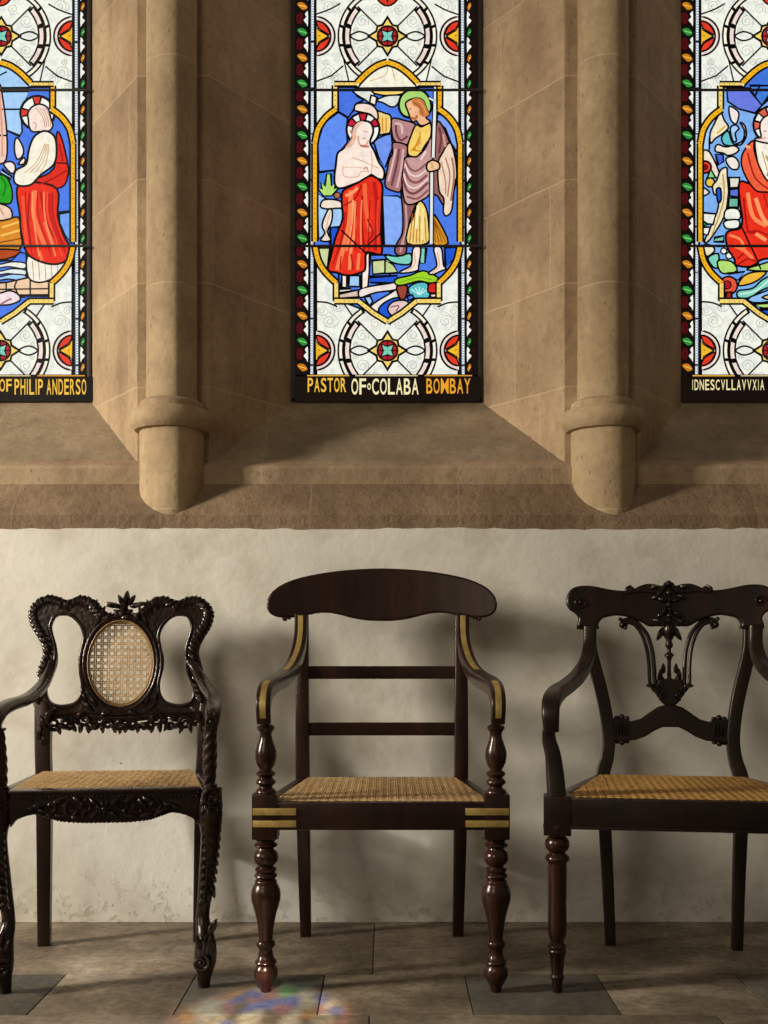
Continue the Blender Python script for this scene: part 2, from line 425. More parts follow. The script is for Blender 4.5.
# engaged keeled columns
def keel(z, r, c, y, n=60, k=.10, rot=0):
    out = []
    for i in range(n):
        a = 2*PI*i/n; d = abs(((a-(-PI/2+rot)+PI) % (2*PI))-PI)
        rr = r*(1+k*max(0, 1-d/.85)**1.15)
        out.append((c+rr*math.cos(a), y+rr*math.sin(a), z))
    return out
def loft(rings):
    V = [p for r in rings for p in r]; n = len(rings[0]); F = []
    for i in range(len(rings)-1):
        for k in range(n):
            a, b = i*n+k, i*n+(k+1) % n; F.append((a, b, b+n, a+n))
    F.append(list(range(n))[::-1]); F.append([len(V)-n+k for k in range(n)]); return V, F
CY = 3.237
for k, mi in enumerate((-1.5, -.5, .5, 1.5)):
    c = mi*PITCH+(.002 if mi > 0 else 0)
    t = bpy.data.objects.new('trim_%d' % (12+k), None); COL.objects.link(t); t.location = (c, CY, 1.2); structure(t)
    def add(name, rings):
        o = MB().add(loft([[(p[0]-c, p[1]-CY, p[2]-1.2) for p in r] for r in rings])).build(name, M_col, t, ang=28); return o
    z = lambda py: CH+(HZ-py)*3.22/FPX
    add('column_shaft', [keel(z(405), .0745, c, CY, k=.15, rot=.36), keel(ZTOP, .0745, c, CY, k=.15, rot=.36)])
    add('column_base', [keel(1.10, .094, c, CY, k=.13, rot=.36), keel(z(430), .094, c, CY, k=.13, rot=.36)])
    prof = [(432, .092), (431, .108), (427, .119), (421, .124), (415, .121), (411, .112), (410, .096), (409, .094), (406, .095), (403, .092), (401, .084), (399.5, .074)]
    add('ring_moulding', [keel(z(py)-.0, r, c, CY, k=.02, rot=.36) for py, r in prof])

# floor of flagstones
mb = MB()
mb.add(box(-7, 4, -3, 3.2, -.06, -.007, 0), mat=0)
def zf(py): return CH*FPX/(py-HZ)
def slab(x0, x1, y0, y1, m=1, sk=0):
    g = .0011; h = random.uniform(-.0008, .0008)
    V, F = box(x0+g, x1-g, y0+g, y1-g, -.05, h, .003)
    mb.add((V, F), mat=m)
D1, D2 = zf(974), zf(1014.5)
xs = [-7, -5.9, -4.8, -3.9, -3.0, -2.2, -1.3, -.035, 1.5, 2.3, 3, 4]
for a, b in zip(xs, xs[1:]): slab(a, b, D1+.003, 3.19)
row2 = [(-7, -5.5), (-5.5, -4.2), (-4.2, -3.1), (-3.1, -2.2), (-2.2, -1.5), (-1.5, -.775), (-.775, -.46), (-.46, -.15), (-.15, .187), (.187, .505), (.505, .84), (.84, 1.2), (1.2, 1.9), (1.9, 2.8), (2.8, 4)]
for i, (a, b) in enumerate(row2):
    slab(a, b, D2, D1, 2 if i in (5, 7, 9, 11) else 1)
y = D2
for r in range(7):
    y0 = max(-3, y-.62); x = -7+random.uniform(0, .4)
    slab(-7, x+.1, y0, y); x += .1
    while x < 4:
        x1 = min(4, x+random.uniform(.5, .9)); slab(x, x1, y0, y, 2 if random.random() < .15 else 1); x = x1
    y = y0
structure(mb.build('floor', [M_grout, M_flag, M_flagd], ang=30))

# ------------------------------------------------------------------ stained glass
GOLD, GOLD2, WHT, CREAM, PINK = '#f2b21f', '#f6d470', '#eceee2', '#f6efd9', '#eed9cf'
BLUE, DBLU, LBLU, RED, CRIM = '#4c7be6', '#1f55cf', '#a5cdf5', '#e8301d', '#c4142a'
GRN, LGRN, TEAL, SKIN, MAUVE = '#1f9a33', '#b4dd73', '#7fd3bd', '#fbe6d8', '#9b6a6a'
class Art:
    """flat glazing drawn in photograph units around the centre line of one light (0 = centre)"""
    S = 305.0
    def __init__(s, cx):
        s.cx = cx; s.g = MB(); s.l = MB(); s.k = 0
    def P(s, p, off): return (s.cx+p[0]/s.S, -.0060-off, CH+(HZ-p[1])/s.S)
    def ribbon(s, pts, w, closed, mbx, off, col=None, mat=0):
        if mbx is s.l: w *= 1.22
        n = len(pts); rng = range(n if closed else n-1)
        pts = [Vector((p[0], p[1])) for p in pts]
        Lr, Rr = [], []
        for i in range(n):
            a = pts[i-1] if (closed or i) else pts[0]; b = pts[(i+1) % n] if (closed or i < n-1) else pts[-1]
            d = (b-a)
            if d.length < 1e-6: d = Vector((1, 0))
            d.normalize(); nn = Vector((-d.y, d.x))
            d1 = pts[i]-a
            cs = 1.
            if d1.length > 1e-6: cs = max(.55, abs(d1.normalized().dot(d)))
            Lr.append(pts[i]+nn*w/2/cs); Rr.append(pts[i]-nn*w/2/cs)
        V = [s.P(p, off) for p in Lr]+[s.P(p, off) for p in Rr]
        F = [(i, (i+1) % n, n+(i+1) % n, n+i) for i in rng]
        mbx.add((V, F), mat=mat, col=col)
    def piece(s, pts, col, sm=4, lw=1.5, m=0, line=True):
        """one pane of glass with its lead"""
        s.k += 1; off = s.k*.000012
        if sm: pts = cr([(p[0], p[1], 0) for p in pts], sm, True)
        pp = [Vector((p[0], p[1], 0)) for p in pts]
        T = tessellate_polygon([pp])
        s.g.add(([s.P(p, off) for p in pp], [tuple(t) for t in T]), mat=m, col=lin(col))
        if line: s.ribbon(pp, lw, True, s.l, off+.000006)
    def stroke(s, pts, w, col, sm=4):
        s.k += 1; off = s.k*.000012
        if sm: pts = cr([(p[0], p[1], 0) for p in pts], sm)
        s.ribbon(pts, w, False, s.g, off, lin(col), 1)
    def lead(s, pts, w=1.5, sm=0):
        s.k += 1
        if sm: pts = cr([(p[0], p[1], 0) for p in pts], sm)
        s.ribbon(pts, w, False, s.l, s.k*.000012)
    def circle(s, x, y, r, col, n=20, **k): s.piece([(x+r*math.cos(2*PI*i/n), y+r*math.sin(2*PI*i/n)) for i in range(n)], col, sm=0, **k)
    def arc(s, x, y, r0, r1, a0, a1, col, n=14, **k):
        A = [math.radians(a0+(a1-a0)*i/n) for i in range(n+1)]
        s.piece([(x+r1*math.cos(a), y+r1*math.sin(a)) for a in A]+[(x+r0*math.cos(a), y+r0*math.sin(a)) for a in reversed(A)], col, sm=0, **k)
    def band(s, pts, w, col, seg=5., dots=True, sm=5):
        """gold beaded band with dark cross dots"""
        P = [Vector((p[0], p[1])) for p in (cr([(p[0], p[1], 0) for p in pts], sm) if sm else pts)]
        s.lead(P, w+2.2); s.k += 1
        s.ribbon(P, w-.3, False, s.g, s.k*.000012, lin(col), 0)
        d = 0.; s.k += 1
        for a, b in zip(P, P[1:]):
            L = (b-a).length
            while d < L:
                q = a+(b-a)*(d/L if L else 0); r = .55
                s.g.add(([s.P((q.x+r*math.cos(t*PI/3), q.y+r*math.sin(t*PI/3)), s.k*.000012) for t in range(6)], [(0, 1, 2, 3, 4, 5)]), mat=1, col=lin('#5a2c08'))
                d += seg
            d -= L

def scrolls(A, x, y, r, d=1):
    """painted grisaille curl"""
    pts = []
    for i in range(15):
        u = i/14; a = d*u*2.0*2*PI*.85+.6; rr = r*(1-.8*u); pts.append((x+rr*math.cos(a), y+rr*math.sin(a)))
    A.stroke(pts, .5, '#a3a596', 0)

def roundel(A, cy, ringcol=PINK, ymin=None, ymax=None, innercol=PINK, star=TEAL):
    clip = lambda a: True
    # grisaille curls
    for sx in (-1, 1):
        for (x, y, r) in ((25, -15, 7), (25, 15, 7), (12, -27, 6), (12, 27, 6), (32, 6, 3), (32, -6, 3), (19, 26, 4)):
            scrolls(A, sx*x, cy+y, r, sx)
    for a in (45, 135, 225, 315):
        q = math.radians(a); A.lead([(12*math.cos(q), cy+12*math.sin(q)), (42*math.cos(q), cy+42*math.sin(q))], 1.3)
    for sg in (1, -1):
        # double ring
        for k in range(5):
            a0 = -58+k*23.2
            if sg < 0: b0, b1 = 180-a0, 180-a0-22.4
            else: b0, b1 = a0, a0+22.4
            A.arc(0, cy, 44.5, 49, b0, b1, CREAM if ringcol == PINK else '#f0ead8', n=6)
        for k in range(3):
            a0 = -43+k*29
            if sg < 0: b0, b1 = 180-a0-1, 180-a0-27
            else: b0, b1 = a0+1, a0+27
            A.arc(0, cy, 37.5, 43, b0, b1, ringcol, n=6)
        A.piece([(sg*18, cy), (sg*28, cy-4.5), (sg*37, cy), (sg*28, cy+4.5)], WHT, 5, lw=1.4)
        # rosette half at the side
        x = sg*72
        th0, th1 = (90, 270) if sg > 0 else (-90, 90)
        A.arc(x, cy, 0, 19.5, th0, th1, PINK, lw=1.6)
        A.arc(x, cy, 0, 15.5, th0, th1, '#f0e9dc', lw=1.4)
        A.piece([(x, cy-11), (x-sg*3.5, cy-6), (x-sg*13.5, cy), (x-sg*3.5, cy+6), (x, cy+11)], '#f0b92c', 0, lw=1.2)
        for e in (-1, 1): A.piece([(x-sg*1, cy+e*14.6), (x-sg*7, cy+e*13.4), (x-sg*12, cy+e*8.5), (x-sg*14.6, cy+e*1.5), (x-sg*9, cy+e*4.2), (x-sg*3.5, cy+e*8)], '#e03a22', 3, lw=1.2)
        for q in (-6, 0, 6): A.stroke([(x-sg*3, cy+q-1), (x-sg*5, cy+q)], .8, '#7a4a08', 0)
    # centre lozenge
    A.piece([(-19, cy), (-11, cy-5), (-10, cy-10), (-5, cy-11), (0, cy-19), (5, cy-11), (10, cy-10), (11, cy-5), (19, cy), (11, cy+5), (10, cy+10), (5, cy+11), (0, cy+19), (-5, cy+11), (-10, cy+10), (-11, cy+5)], GOLD2, 0, lw=1.8)
    A.circle(0, cy, 10, '#b3242c', lw=1.6)
    for a in range(4):
        q = math.radians(a*90); A.lead([(4*math.cos(q), cy+4*math.sin(q)), (10*math.cos(q), cy+10*math.sin(q))], 1.)
    A.piece([(r*math.cos(a), cy+r*math.sin(a)) for r, a in [((8.8 if i % 2 else 4.2), i*PI/4) for i in range(8)]], star, 0, lw=1.2)
    for (x, y) in ((0, 0), (2.4, 0), (-2.4, 0), (0, 2.4), (0, -2.4)): A.circle(x, cy+y, .55, '#20584a', n=6, line=False, m=1)

def ornament(A, y0=-58):
    """everything but the picture in the medallion"""
    A.piece([(-72, y0), (72, y0), (72, 376), (-72, 376)], WHT, 0, m=0)
    # foliage painted in grisaille outside the rings
    for cy in (38, 352):
        for sx in (-1, 1):
            for (x, y, r) in ((60, 36, 7), (52, 42, 5), (66, 50, 4), (58, -30, 7), (66, -40, 5), (50, -44, 5), (62, 26, 3), (44, 50, 4)):
                yy = cy+y
                if yy < 375: scrolls(A, sx*x, yy, r, -sx); A.stroke([(sx*x+r*.6, yy+r), (sx*x+r*1.4, yy), (sx*x, yy-r*1.3)], .45, '#a3a596')
    roundel(A, -262+300-0); 
    for sg in (1, -1):
        A.lead([(sg*72, 84), (sg*56, 78), (sg*44, 68)], 1.3); A.lead([(sg*44, 60), (sg*38, 86)], 1.2)
        A.lead([(sg*72, 303), (sg*60, 304), (sg*50, 308)], 1.4, 4); A.lead([(sg*44, 304), (sg*33, 320)], 1.3)
        A.lead([(sg*72, 17), (sg*58, 12), (sg*47, 6)], 1.3, 4)
        for yy in range(-50, 375, 3):                    # beaded fillet
            pass
        A.piece([(sg*72, y0), (sg*78, y0), (sg*78, 376), (sg*72, 376)], '#dfe5ea', 0, m=1, lw=2.0)
        yy = y0+10
        while yy < 376:
            A.lead([(sg*72, yy), (sg*78, yy)], 1.6); yy += 46
        yy = y0+2
        while yy < 376:
            A.stroke([(sg*73.4, yy), (sg*76.6, yy)], .8, '#8292a8', 0); yy += 2.6
        # edge: white leaves and jewels on dark
        A.piece([(sg*78.6, y0), (sg*92, y0), (sg*92, 376), (sg*78.6, 376)], '#120b08', 0, m=1, line=False)
        k = 0; yy = y0+15.5
        wj = 1. if sg < 0 else .42
        while yy < 374:
            c = (('#c87a1a', '#2c8a36')[k % 2])
            A.piece([(sg*79, yy+2), (sg*(79+4*wj), yy-3.5), (sg*(79+9*wj), yy-4), (sg*(79+11.5*wj), yy-1.5), (sg*(79+8*wj), yy+2.5), (sg*(79+5*wj), yy+4.5)], c, 3, lw=.8)
            A.stroke([(sg*81, yy+1), (sg*(79+9*wj), yy-1)], .9, '#f5c65a' if k % 2 == 0 else '#8ed87e', 0)
            if yy+19 < 376:
                A.piece([(sg*79, yy+5), (sg*(82.5), yy+8), (sg*(81.2), yy+11), (sg*(84), yy+14), (sg*(81), yy+18), (sg*79, yy+21)], '#f0efe6', 3, lw=.6)
                A.piece([(sg*84, yy+7), (sg*(88 if sg > 0 else 90.5), yy+6.5), (sg*(88 if sg > 0 else 91), yy+17), (sg*84.5, yy+18)], ('#4a0a10' if sg < 0 else '#26080a'), 2, lw=.8)
            yy += 25.7; k += 1
    roundel(A, 352)
    # upper quatrefoil above the top roundel
    A.piece([(-30, -50), (-14, -4), (0, 9), (14, -4), (30, -50)], '#d93a22', 4)
    A.piece([(-8, -20), (0, 5), (8, -20)], '#f0b429', 0)

MED = [(0, 323), (-8, 319), (-29, 303), (-52, 302), (-52, 284), (-64, 272), (-71, 258), (-73, 246), (-73, 146), (-69, 133), (-61, 121), (-51, 112), (-51, 90), (-29, 90), (-22, 80), (-12, 71), (0, 65)]
def medfill(A, top, mid):
    pts = MED+[(-x, y) for x, y in reversed(MED[1:-1])]
    A.piece(pts, mid, 0)
    A.piece([(-29, 91), (-22, 80), (-12, 71), (0, 65), (12, 71), (22, 80), (29, 91)], top, 0)
def medframe(A):
    for sg in (-1, 1):
        M = lambda L: [(sg*x, y) for x, y in L]
        A.band(M([(-52, 88.5), (-52, 112)]), 4, GOLD if sg < 0 else GOLD2, sm=0)
        A.band(M([(-51, 112), (-61, 120), (-69, 132), (-72.2, 146)]), 4.5, GOLD)
        A.band(M([(-72.2, 146), (-72.2, 244)]), 4, GOLD, sm=0)
        A.band(M([(-72.2, 248), (-69, 262), (-62, 274), (-51, 285)]), 4.5, GOLD)
        A.band(M([(-51, 285), (-51, 303)]), 4, GOLD2, sm=0)
        A.band(M([(-53, 303), (-29, 303)]), 4, GOLD2, sm=0)
        A.band(M([(-29, 303), (-14, 315), (0, 323.5)]), 4, GOLD2, sm=0)
        A.band(M([(-53, 87), (-30, 87)]), 3, GOLD2, sm=0)
        A.band(M([(-30, 86), (-20, 76), (-10, 69), (0, 65.5)]), 4.5, GOLD)

def tr(ox, oy, s, cx=387.5): return lambda L: [(ox+x*s-cx, oy+y*s) for x, y in L]

def halo(A, x, y, r, col, base=WHT, a0=0, reds=()):
    A.circle(x, y, r, base, lw=2.2)
    for a in reds: A.arc(x, y, r*.4, r-.6, a-15, a+15, col, n=4, lw=1.)

def picture_middle(A):
    medfill(A, CREAM, BLUE)
    a, b, c, d = tr(310, 85, .1074), tr(385, 85, .1074), tr(310, 190, .1367), tr(385, 190, .1367)
    # lighter and deeper blues of the sky, leaded apart
    A.piece(a([(265, 70), (400, 70), (440, 130), (500, 165), (430, 200), (400, 270), (355, 330), (265, 270)]), '#4a74e2', 0)
    A.piece(a([(265, 280), (350, 330), (345, 430), (350, 560), (250, 680), (235, 815), (80, 830), (75, 560), (130, 380)]), '#5f8df0', 0)
    A.piece(a([(590, 540), (700, 490), (760, 480), (770, 600), (700, 790), (640, 700)]), '#7295ee', 0)
    A.piece(c([(530, 60), (640, 60), (740, 120), (740, 420), (540, 420)]), '#84aaf4', 0)
    A.piece(b([(490, 290), (560, 320), (640, 420), (670, 560), (660, 640), (610, 560), (560, 430), (480, 360)]), '#7ea2f2', 0)
    # sun and cloud at the top
    A.piece(a([(520, 60), (620, 110), (745, 125), (900, 100), (1000, 60)]), GOLD2, 3)
    A.stroke([(-18, 84), (-2, 78), (0, 68)], .7, '#c79a4a'); A.stroke([(4, 70), (8, 84)], .7, '#c79a4a')
    A.piece(a([(400, 70), (440, 120), (510, 160), (560, 190), (600, 110), (520, 60)]), '#dfe6d8', 3)
    A.piece(b([(-80, 170), (-20, 190), (60, 230), (110, 210), (150, 130), (90, 120), (0, 130)]), '#dfe6d8', 3)
    A.piece(a([(570, 120), (625, 140), (610, 215), (555, 190)]), CREAM, 0)
    # river and rocks
    A.piece(c([(150, 280), (240, 300), (200, 420), (150, 420)]), DBLU, 0); 
    A.piece(c([(55, 40), (120, 80), (240, 160), (240, 280), (150, 290), (60, 380)]), LBLU, 0)
    A.piece(c([(60, 440), (150, 440), (130, 580), (80, 540)]), '#c9d49a', 0)
    A.piece(a([(80, 840), (230, 815), (240, 1000), (80, 1000)]), '#3f78d8', 0)
    A.piece(c([(100, 60), (55, 0), (90, 10), (80, -40), (110, -10), (125, -100), (155, -100), (160, -10), (190, -40), (180, 10), (215, 0), (160, 60)]), LGRN, 0, lw=1.2)
    A.piece(c([(80, 120), (100, 90), (160, 85), (225, 100), (235, 145), (190, 150), (130, 155), (85, 145)]), '#f0e2cf', 3)
    A.piece(c([(135, 160), (165, 170), (160, 250), (130, 320), (155, 385), (80, 385), (110, 330), (90, 270)]), '#efdcc8', 3)
    A.stroke(c([(150, 180), (130, 250), (115, 350)]), .8, '#c59a78')
    A.piece(c([(175, 60), (190, 35), (220, 40), (220, 70), (195, 80)]), '#b06a52', 3, lw=1.)
    # river surface under the figures
    A.piece(c([(215, 490), (585, 490), (585, 1000), (420, 900), (210, 820)]), BLUE, 0)
    A.piece(c([(455, 530), (590, 520), (590, 620), (460, 630)]), '#cdd89a', 0)
    A.lead(c([(548, 520), (548, 630)]), 1.2)
    A.piece(c([(440, 650), (640, 640), (640, 700), (440, 690)]), DBLU, 0)
    A.piece(c([(290, 640), (365, 640), (365, 720), (285, 720)]), LBLU, 0)
    A.piece(c([(215, 735), (300, 735), (300, 765), (215, 765)]), '#e8e6de', 0)
    A.piece(c([(215, 770), (350, 745), (355, 800), (215, 805)]), '#d9c2b2', 0)
    A.piece(c([(360, 745), (430, 720), (560, 700), (640, 690), (640, 740), (500, 760), (430, 780), (365, 800)]), '#f0e3d8', 3)
    A.piece(c([(400, 800), (440, 790), (460, 830), (430, 860)]), LBLU, 0)
    A.piece(c([(440, 870), (500, 820), (570, 780), (640, 740), (650, 800), (560, 850), (500, 900), (470, 910)]), '#f0ead8', 3)
    A.piece(c([(500, 900), (540, 840), (640, 800), (700, 860), (640, 940), (560, 960)]), DBLU, 3)
    # right bank
    A.piece(d([(0, 490), (90, 500), (185, 480), (185, 555), (90, 555), (30, 530)]), TEAL, 3)
    A.piece(d([(0, 530), (60, 560), (95, 620), (0, 625)]), '#c5d490', 0)
    A.piece(d([(250, 440), (300, 440), (290, 550), (250, 550)]), TEAL, 0)
    A.piece(d([(435, 440), (540, 430), (500, 520), (440, 580)]), DBLU, 0)
    A.piece(d([(170, 730), (240, 690), (310, 700), (320, 800), (200, 800)]), '#5fc0c8', 3)
    for q in range(5): A.stroke(d([(250, 780), (190+q*30, 720+abs(q-2)*10)]), 1.0, '#c9f0ea', 0)
    A.piece(d([(315, 760), (320, 705), (350, 690), (385, 710), (385, 765)]), '#d8261c', 3)
    A.piece(d([(330, 770), (380, 770), (380, 800), (335, 800)]), '#efe0d0', 0)
    A.piece(d([(85, 720), (160, 715), (150, 800), (110, 810)]), '#9c4534', 3)
    A.piece(d([(70, 690), (90, 660), (180, 640), (280, 605), (380, 650), (390, 680), (330, 695), (250, 680), (170, 700), (100, 712)]), '#9fd52a', 4)
    A.stroke(d([(110, 690), (230, 655), (340, 670)]), .8, '#5f9c14')
    A.piece(d([(160, 790), (200, 780), (210, 810), (170, 820)]), BLUE, 0)
    A.piece(d([(20, 880), (60, 830), (140, 820), (175, 850), (120, 910), (50, 930)]), '#e3c4c0', 4)
    A.stroke(d([(40, 870), (100, 860), (80, 900)]), 1.2, '#8a4a4a')
    # right figure: camel-coloured tunic and mauve cloak
    A.piece(d([(205, 440), (260, 440), (245, 570), (240, 600), (180, 618), (110, 622), (120, 605), (180, 575), (195, 540)]), SKIN, 4)
    A.stroke(d([(215, 470), (215, 560), (150, 610)]), 1., '#d9a582')
    A.piece(d([(355, 440), (410, 440), (425, 560), (445, 590), (400, 610), (350, 632), (315, 622), (370, 580), (375, 540)]), SKIN, 4)
    A.stroke(d([(380, 470), (395, 570), (340, 622)]), 1., '#d9a582')
    A.piece(d([(120, -100), (130, 200), (125, 330), (90, 400), (70, 460), (100, 495), (150, 480), (160, 400), (175, 260), (230, 100), (260, -60)]), '#8f5a5a', 4)
    A.stroke(d([(150, 120), (155, 300), (110, 440)]), 1.8, '#c8a09c'); A.stroke(d([(135, 400), (110, 470)]), 2, '#c99ba0')
    A.piece(d([(245, 95), (300, 150), (320, 300), (310, 405), (160, 405), (175, 270), (200, 230)]), '#f3d27a', 3)
    A.piece(d([(345, 200), (400, 260), (460, 405), (340, 405)]), '#d49328', 3)
    for q in range(6):
        A.stroke(d([(200+q*18, 190+q*6), (180+q*24, 400)]), .9, '#a8651a'); 
    for q in range(4): A.stroke(d([(360, 230), (365+q*26, 400)]), 1., '#8c5214')
    A.stroke(d([(240, 130), (225, 300)]), 2.4, '#fbeeb8'); A.stroke(d([(275, 150), (270, 380)]), 2., '#f9e6a0')
    # cloak folds
    A.piece(b([(65, 340), (160, 350), (290, 400), (240, 520), (200, 580), (130, 570), (80, 530), (60, 440)]), '#b98686', 4)
    A.piece(b([(75, 560), (205, 590), (200, 700), (170, 800), (150, 1000), (80, 1010), (0, 960), (20, 820), (40, 720), (70, 660)]), '#a87474', 4)
    A.piece(b([(480, 380), (540, 420), (600, 560), (650, 660), (660, 860), (640, 1000), (560, 1150), (490, 1060), (440, 1000), (440, 700)]), '#9a6460', 4)
    A.piece(b([(600, 560), (645, 680), (665, 860), (640, 960), (620, 1180), (570, 1240), (540, 1200), (545, 1080), (500, 1000), (490, 760), (530, 660)]), '#efd5bd', 4)
    A.piece(b([(190, 700), (310, 680), (400, 560), (425, 400), (440, 700), (430, 1000), (330, 1100), (200, 1130), (160, 980), (165, 800)]), '#c69a96', 4)
    for pts, w_, cc in (([(180, 800), (220, 900), (300, 930), (390, 860)], 2.4, '#8a4f50'), ([(190, 720), (230, 800), (300, 820), (400, 740)], 2., '#8e5555'),
                       ([(170, 880), (200, 1000), (280, 1030), (400, 930)], 2.6, '#7c4547'), ([(200, 1060), (300, 1080), (400, 1000)], 2., '#8a4f50'),
                       ([(185, 760), (230, 850), (310, 870), (395, 800)], 1.6, '#ecd0cc'), ([(175, 850), (205, 950), (290, 980), (400, 890)], 1.6, '#ecd0cc'),
                       ([(100, 400), (110, 490), (150, 540), (210, 500)], 2.2, '#6d3f44'), ([(90, 380), (150, 400), (160, 480)], 2.2, '#dcb8b6'),
                       ([(130, 620), (110, 760), (60, 960)], 2.2, '#6d3f44'), ([(100, 620), (70, 760), (30, 920)], 2., '#dcb8b6'),
                       ([(170, 620), (150, 800), (110, 980)], 2.4, '#d4aaa8'), ([(500, 420), (520, 520), (500, 660)], 2.4, '#6a3c40'),
                       ([(540, 480), (560, 600)], 2.4, '#c9928c'), ([(560, 700), (600, 860), (580, 1060)], 1.5, '#b27a5c'), ([(520, 740), (560, 920), (560, 1040)], 1.5, '#c4906e'),
                       ([(620, 700), (640, 860), (610, 1100)], 2., '#a8705a'), ([(330, 720), (380, 640)], 2, '#ecd0cc')):
        A.stroke(b(pts), w_, cc)
    A.piece(b([(285, 400), (340, 415), (420, 380), (425, 500), (370, 590), (310, 680), (260, 692), (215, 670), (210, 590), (240, 500)]), '#f7cf6b', 4)
    for q in range(6): A.stroke(b([(330, 460+q*20), (300-q*8, 560+q*14), (240+q*20, 640)]), 1.0, '#d28c20')
    A.piece(b([(0, 290), (55, 320), (50, 460), (0, 480), (-80, 490), (-95, 420), (-100, 270)]), '#f3cf7c', 3)
    for q in range(3): A.stroke(b([(-60+q*35, 330), (-50+q*30, 460)]), 1.4, '#cf8f2a')
    # head of the right figure
    A.piece(b([(130, 240), (140, 150), (190, 90), (280, 65), (360, 90), (410, 150), (430, 240), (390, 300), (250, 330), (170, 310)]), '#a9d873', 4, lw=2)
    A.piece(b([(190, 200), (240, 160), (310, 150), (360, 180), (385, 250), (410, 300), (380, 330), (420, 370), (350, 405), (310, 390), (290, 360), (260, 370), (235, 340), (215, 280)]), '#f0b88a', 4)
    A.piece(b([(250, 160), (310, 150), (360, 180), (385, 250), (410, 300), (360, 325), (320, 300), (310, 240), (260, 215)]), '#c9783e', 4, line=False)
    A.stroke(b([(270, 190), (330, 240), (350, 300)]), .8, '#7c3d18'); A.stroke(b([(300, 170), (360, 230), (380, 290)]), .8, '#e6ab70')
    A.stroke(b([(240, 330), (280, 340), (300, 310)]), 2.2, '#b4642e'); A.stroke(b([(225, 250), (245, 250)]), .9, '#5d2c12', 0)
    # staff
    A.lead(b([(468, 40), (446, 700)]), 4.2); A.stroke(b([(468, 40), (446, 700)]), 2.7, '#e6e8e2', 0)
    A.lead(b([(433, 830), (428, 1500)]), 4.4); A.stroke(b([(433, 830), (428, 1500)]), 2.7, '#e2e4de', 0)
    A.lead(b([(400, 150), (470, 180)]), 2); A.stroke(b([(405, 150), (470, 180)]), 1.6, '#e6e8e2', 0)
    A.piece(b([(395, 750), (440, 725), (500, 750), (505, 800), (470, 820), (410, 830), (385, 800)]), '#f0c79a', 4)
    for q in range(3): A.stroke(b([(410+q*8, 745+q*22), (450, 760+q*20)]), .7, '#9b6236', 0)
    # left figure
    A.circle(*a([(495, 440)])[0], 16.5, '#f1f3ea', lw=2.)
    hx, hy = a([(495, 440)])[0]
    for q in (-90, -150, -28): A.arc(hx, hy, 6, 16, q-15, q+15, '#c81f38', n=4, lw=1.)
    A.piece(a([(415, 240), (430, 205), (500, 195), (580, 215), (630, 280), (625, 350), (560, 300), (480, 280), (420, 265)]), '#f6dccb', 4)
    A.piece(a([(390, 520), (400, 440), (440, 380), (510, 360), (570, 385), (590, 460), (560, 560), (600, 640), (640, 740), (690, 820), (680, 900), (620, 890), (570, 860), (520, 900), (400, 950), (290, 985), (240, 960), (230, 880), (245, 760), (260, 660), (320, 610)]), SKIN, 4, lw=1.8)
    A.piece(a([(390, 520), (400, 440), (440, 380), (500, 365), (440, 440), (430, 520), (400, 590), (330, 610)]), '#eebfa6', 4, line=False)
    A.stroke(a([(450, 500), (460, 570), (510, 600), (545, 540)]), 1.8, '#dba48c')
    A.stroke(a([(470, 590), (550, 600)]), 2., '#b8664a'); A.stroke(a([(500, 455), (545, 465)]), .7, '#9d6a52', 0); A.stroke(a([(490, 520), (520, 530)]), .8, '#b0604c', 0)
    A.stroke(a([(370, 440), (395, 520), (345, 600)]), 1.2, '#d49a80')
    A.stroke(a([(390, 700), (480, 730), (640, 800)]), .7, '#c58a6c'); A.stroke(a([(310, 780), (320, 870), (440, 880), (480, 830), (560, 830)]), .7, '#c58a6c')
    A.stroke(a([(320, 790), (420, 790), (540, 800)]), .6, '#d6a488'); A.stroke(a([(570, 640), (580, 760), (570, 850)]), 1., '#dba78c')
    A.stroke(a([(500, 810), (530, 790), (540, 820)]), 1., '#bb7c60')
    # legs
    A.piece(c([(235, 640), (275, 640), (270, 725), (230, 725)]), SKIN, 0); A.piece(c([(410, 480), (440, 480), (435, 600), (425, 720), (375, 735), (380, 620)]), SKIN, 0)
    # red cloth
    A.piece(c([(240, 30), (300, -10), (360, -40), (410, -70), (450, -85), (500, -60), (530, -10), (525, 120), (520, 330), (525, 480), (450, 475), (410, 480), (405, 590), (370, 620), (280, 640), (200, 620), (135, 600), (155, 500), (190, 360), (240, 230), (235, 120)]), RED, 4, lw=1.8)
    for pts, w_, cc in (([(300, 20), (290, 200), (250, 420), (200, 600)], 4.5, '#f77e4d'), ([(330, 100), (330, 300), (300, 460), (290, 600)], 3, '#f98e58'),
                       ([(400, -30), (410, 150), (440, 320)], 4, '#f2663a'), ([(470, -40), (490, 150), (480, 460)], 4, '#b91a14'),
                       ([(250, 130), (330, 80), (380, -20)], 1.5, '#a01010'), ([(385, 60), (380, 240), (400, 470)], 2., '#a81410'),
                       ([(260, 180), (230, 380), (170, 560)], 1.6, '#b01a14'), ([(420, 230), (460, 330), (420, 400)], 1.5, '#8f0f0e'),
                       ([(300, 480), (320, 600)], 1.6, '#b01a14'), ([(360, 480), (350, 600)], 3, '#f77e4d'), ([(230, 500), (220, 600)], 1.4, '#b01a14'),
                       ([(260, 60), (310, 40), (350, 0)], 3, '#fa9a6a')):
        A.stroke(c(pts), w_, cc)
    for x0, x1, w_, cc in ((275, 215, 1., '#a81410'), (345, 335, 1., '#b01a14'), (315, 270, 1.6, '#fba070'), (440, 430, 1., '#a01010'), (500, 500, 1.6, '#e8452c'), (380, 375, 1.4, '#f9895a')):
        A.stroke(c([(x0, 90), (x0-8, 260), (x1, 460)]), w_, cc)
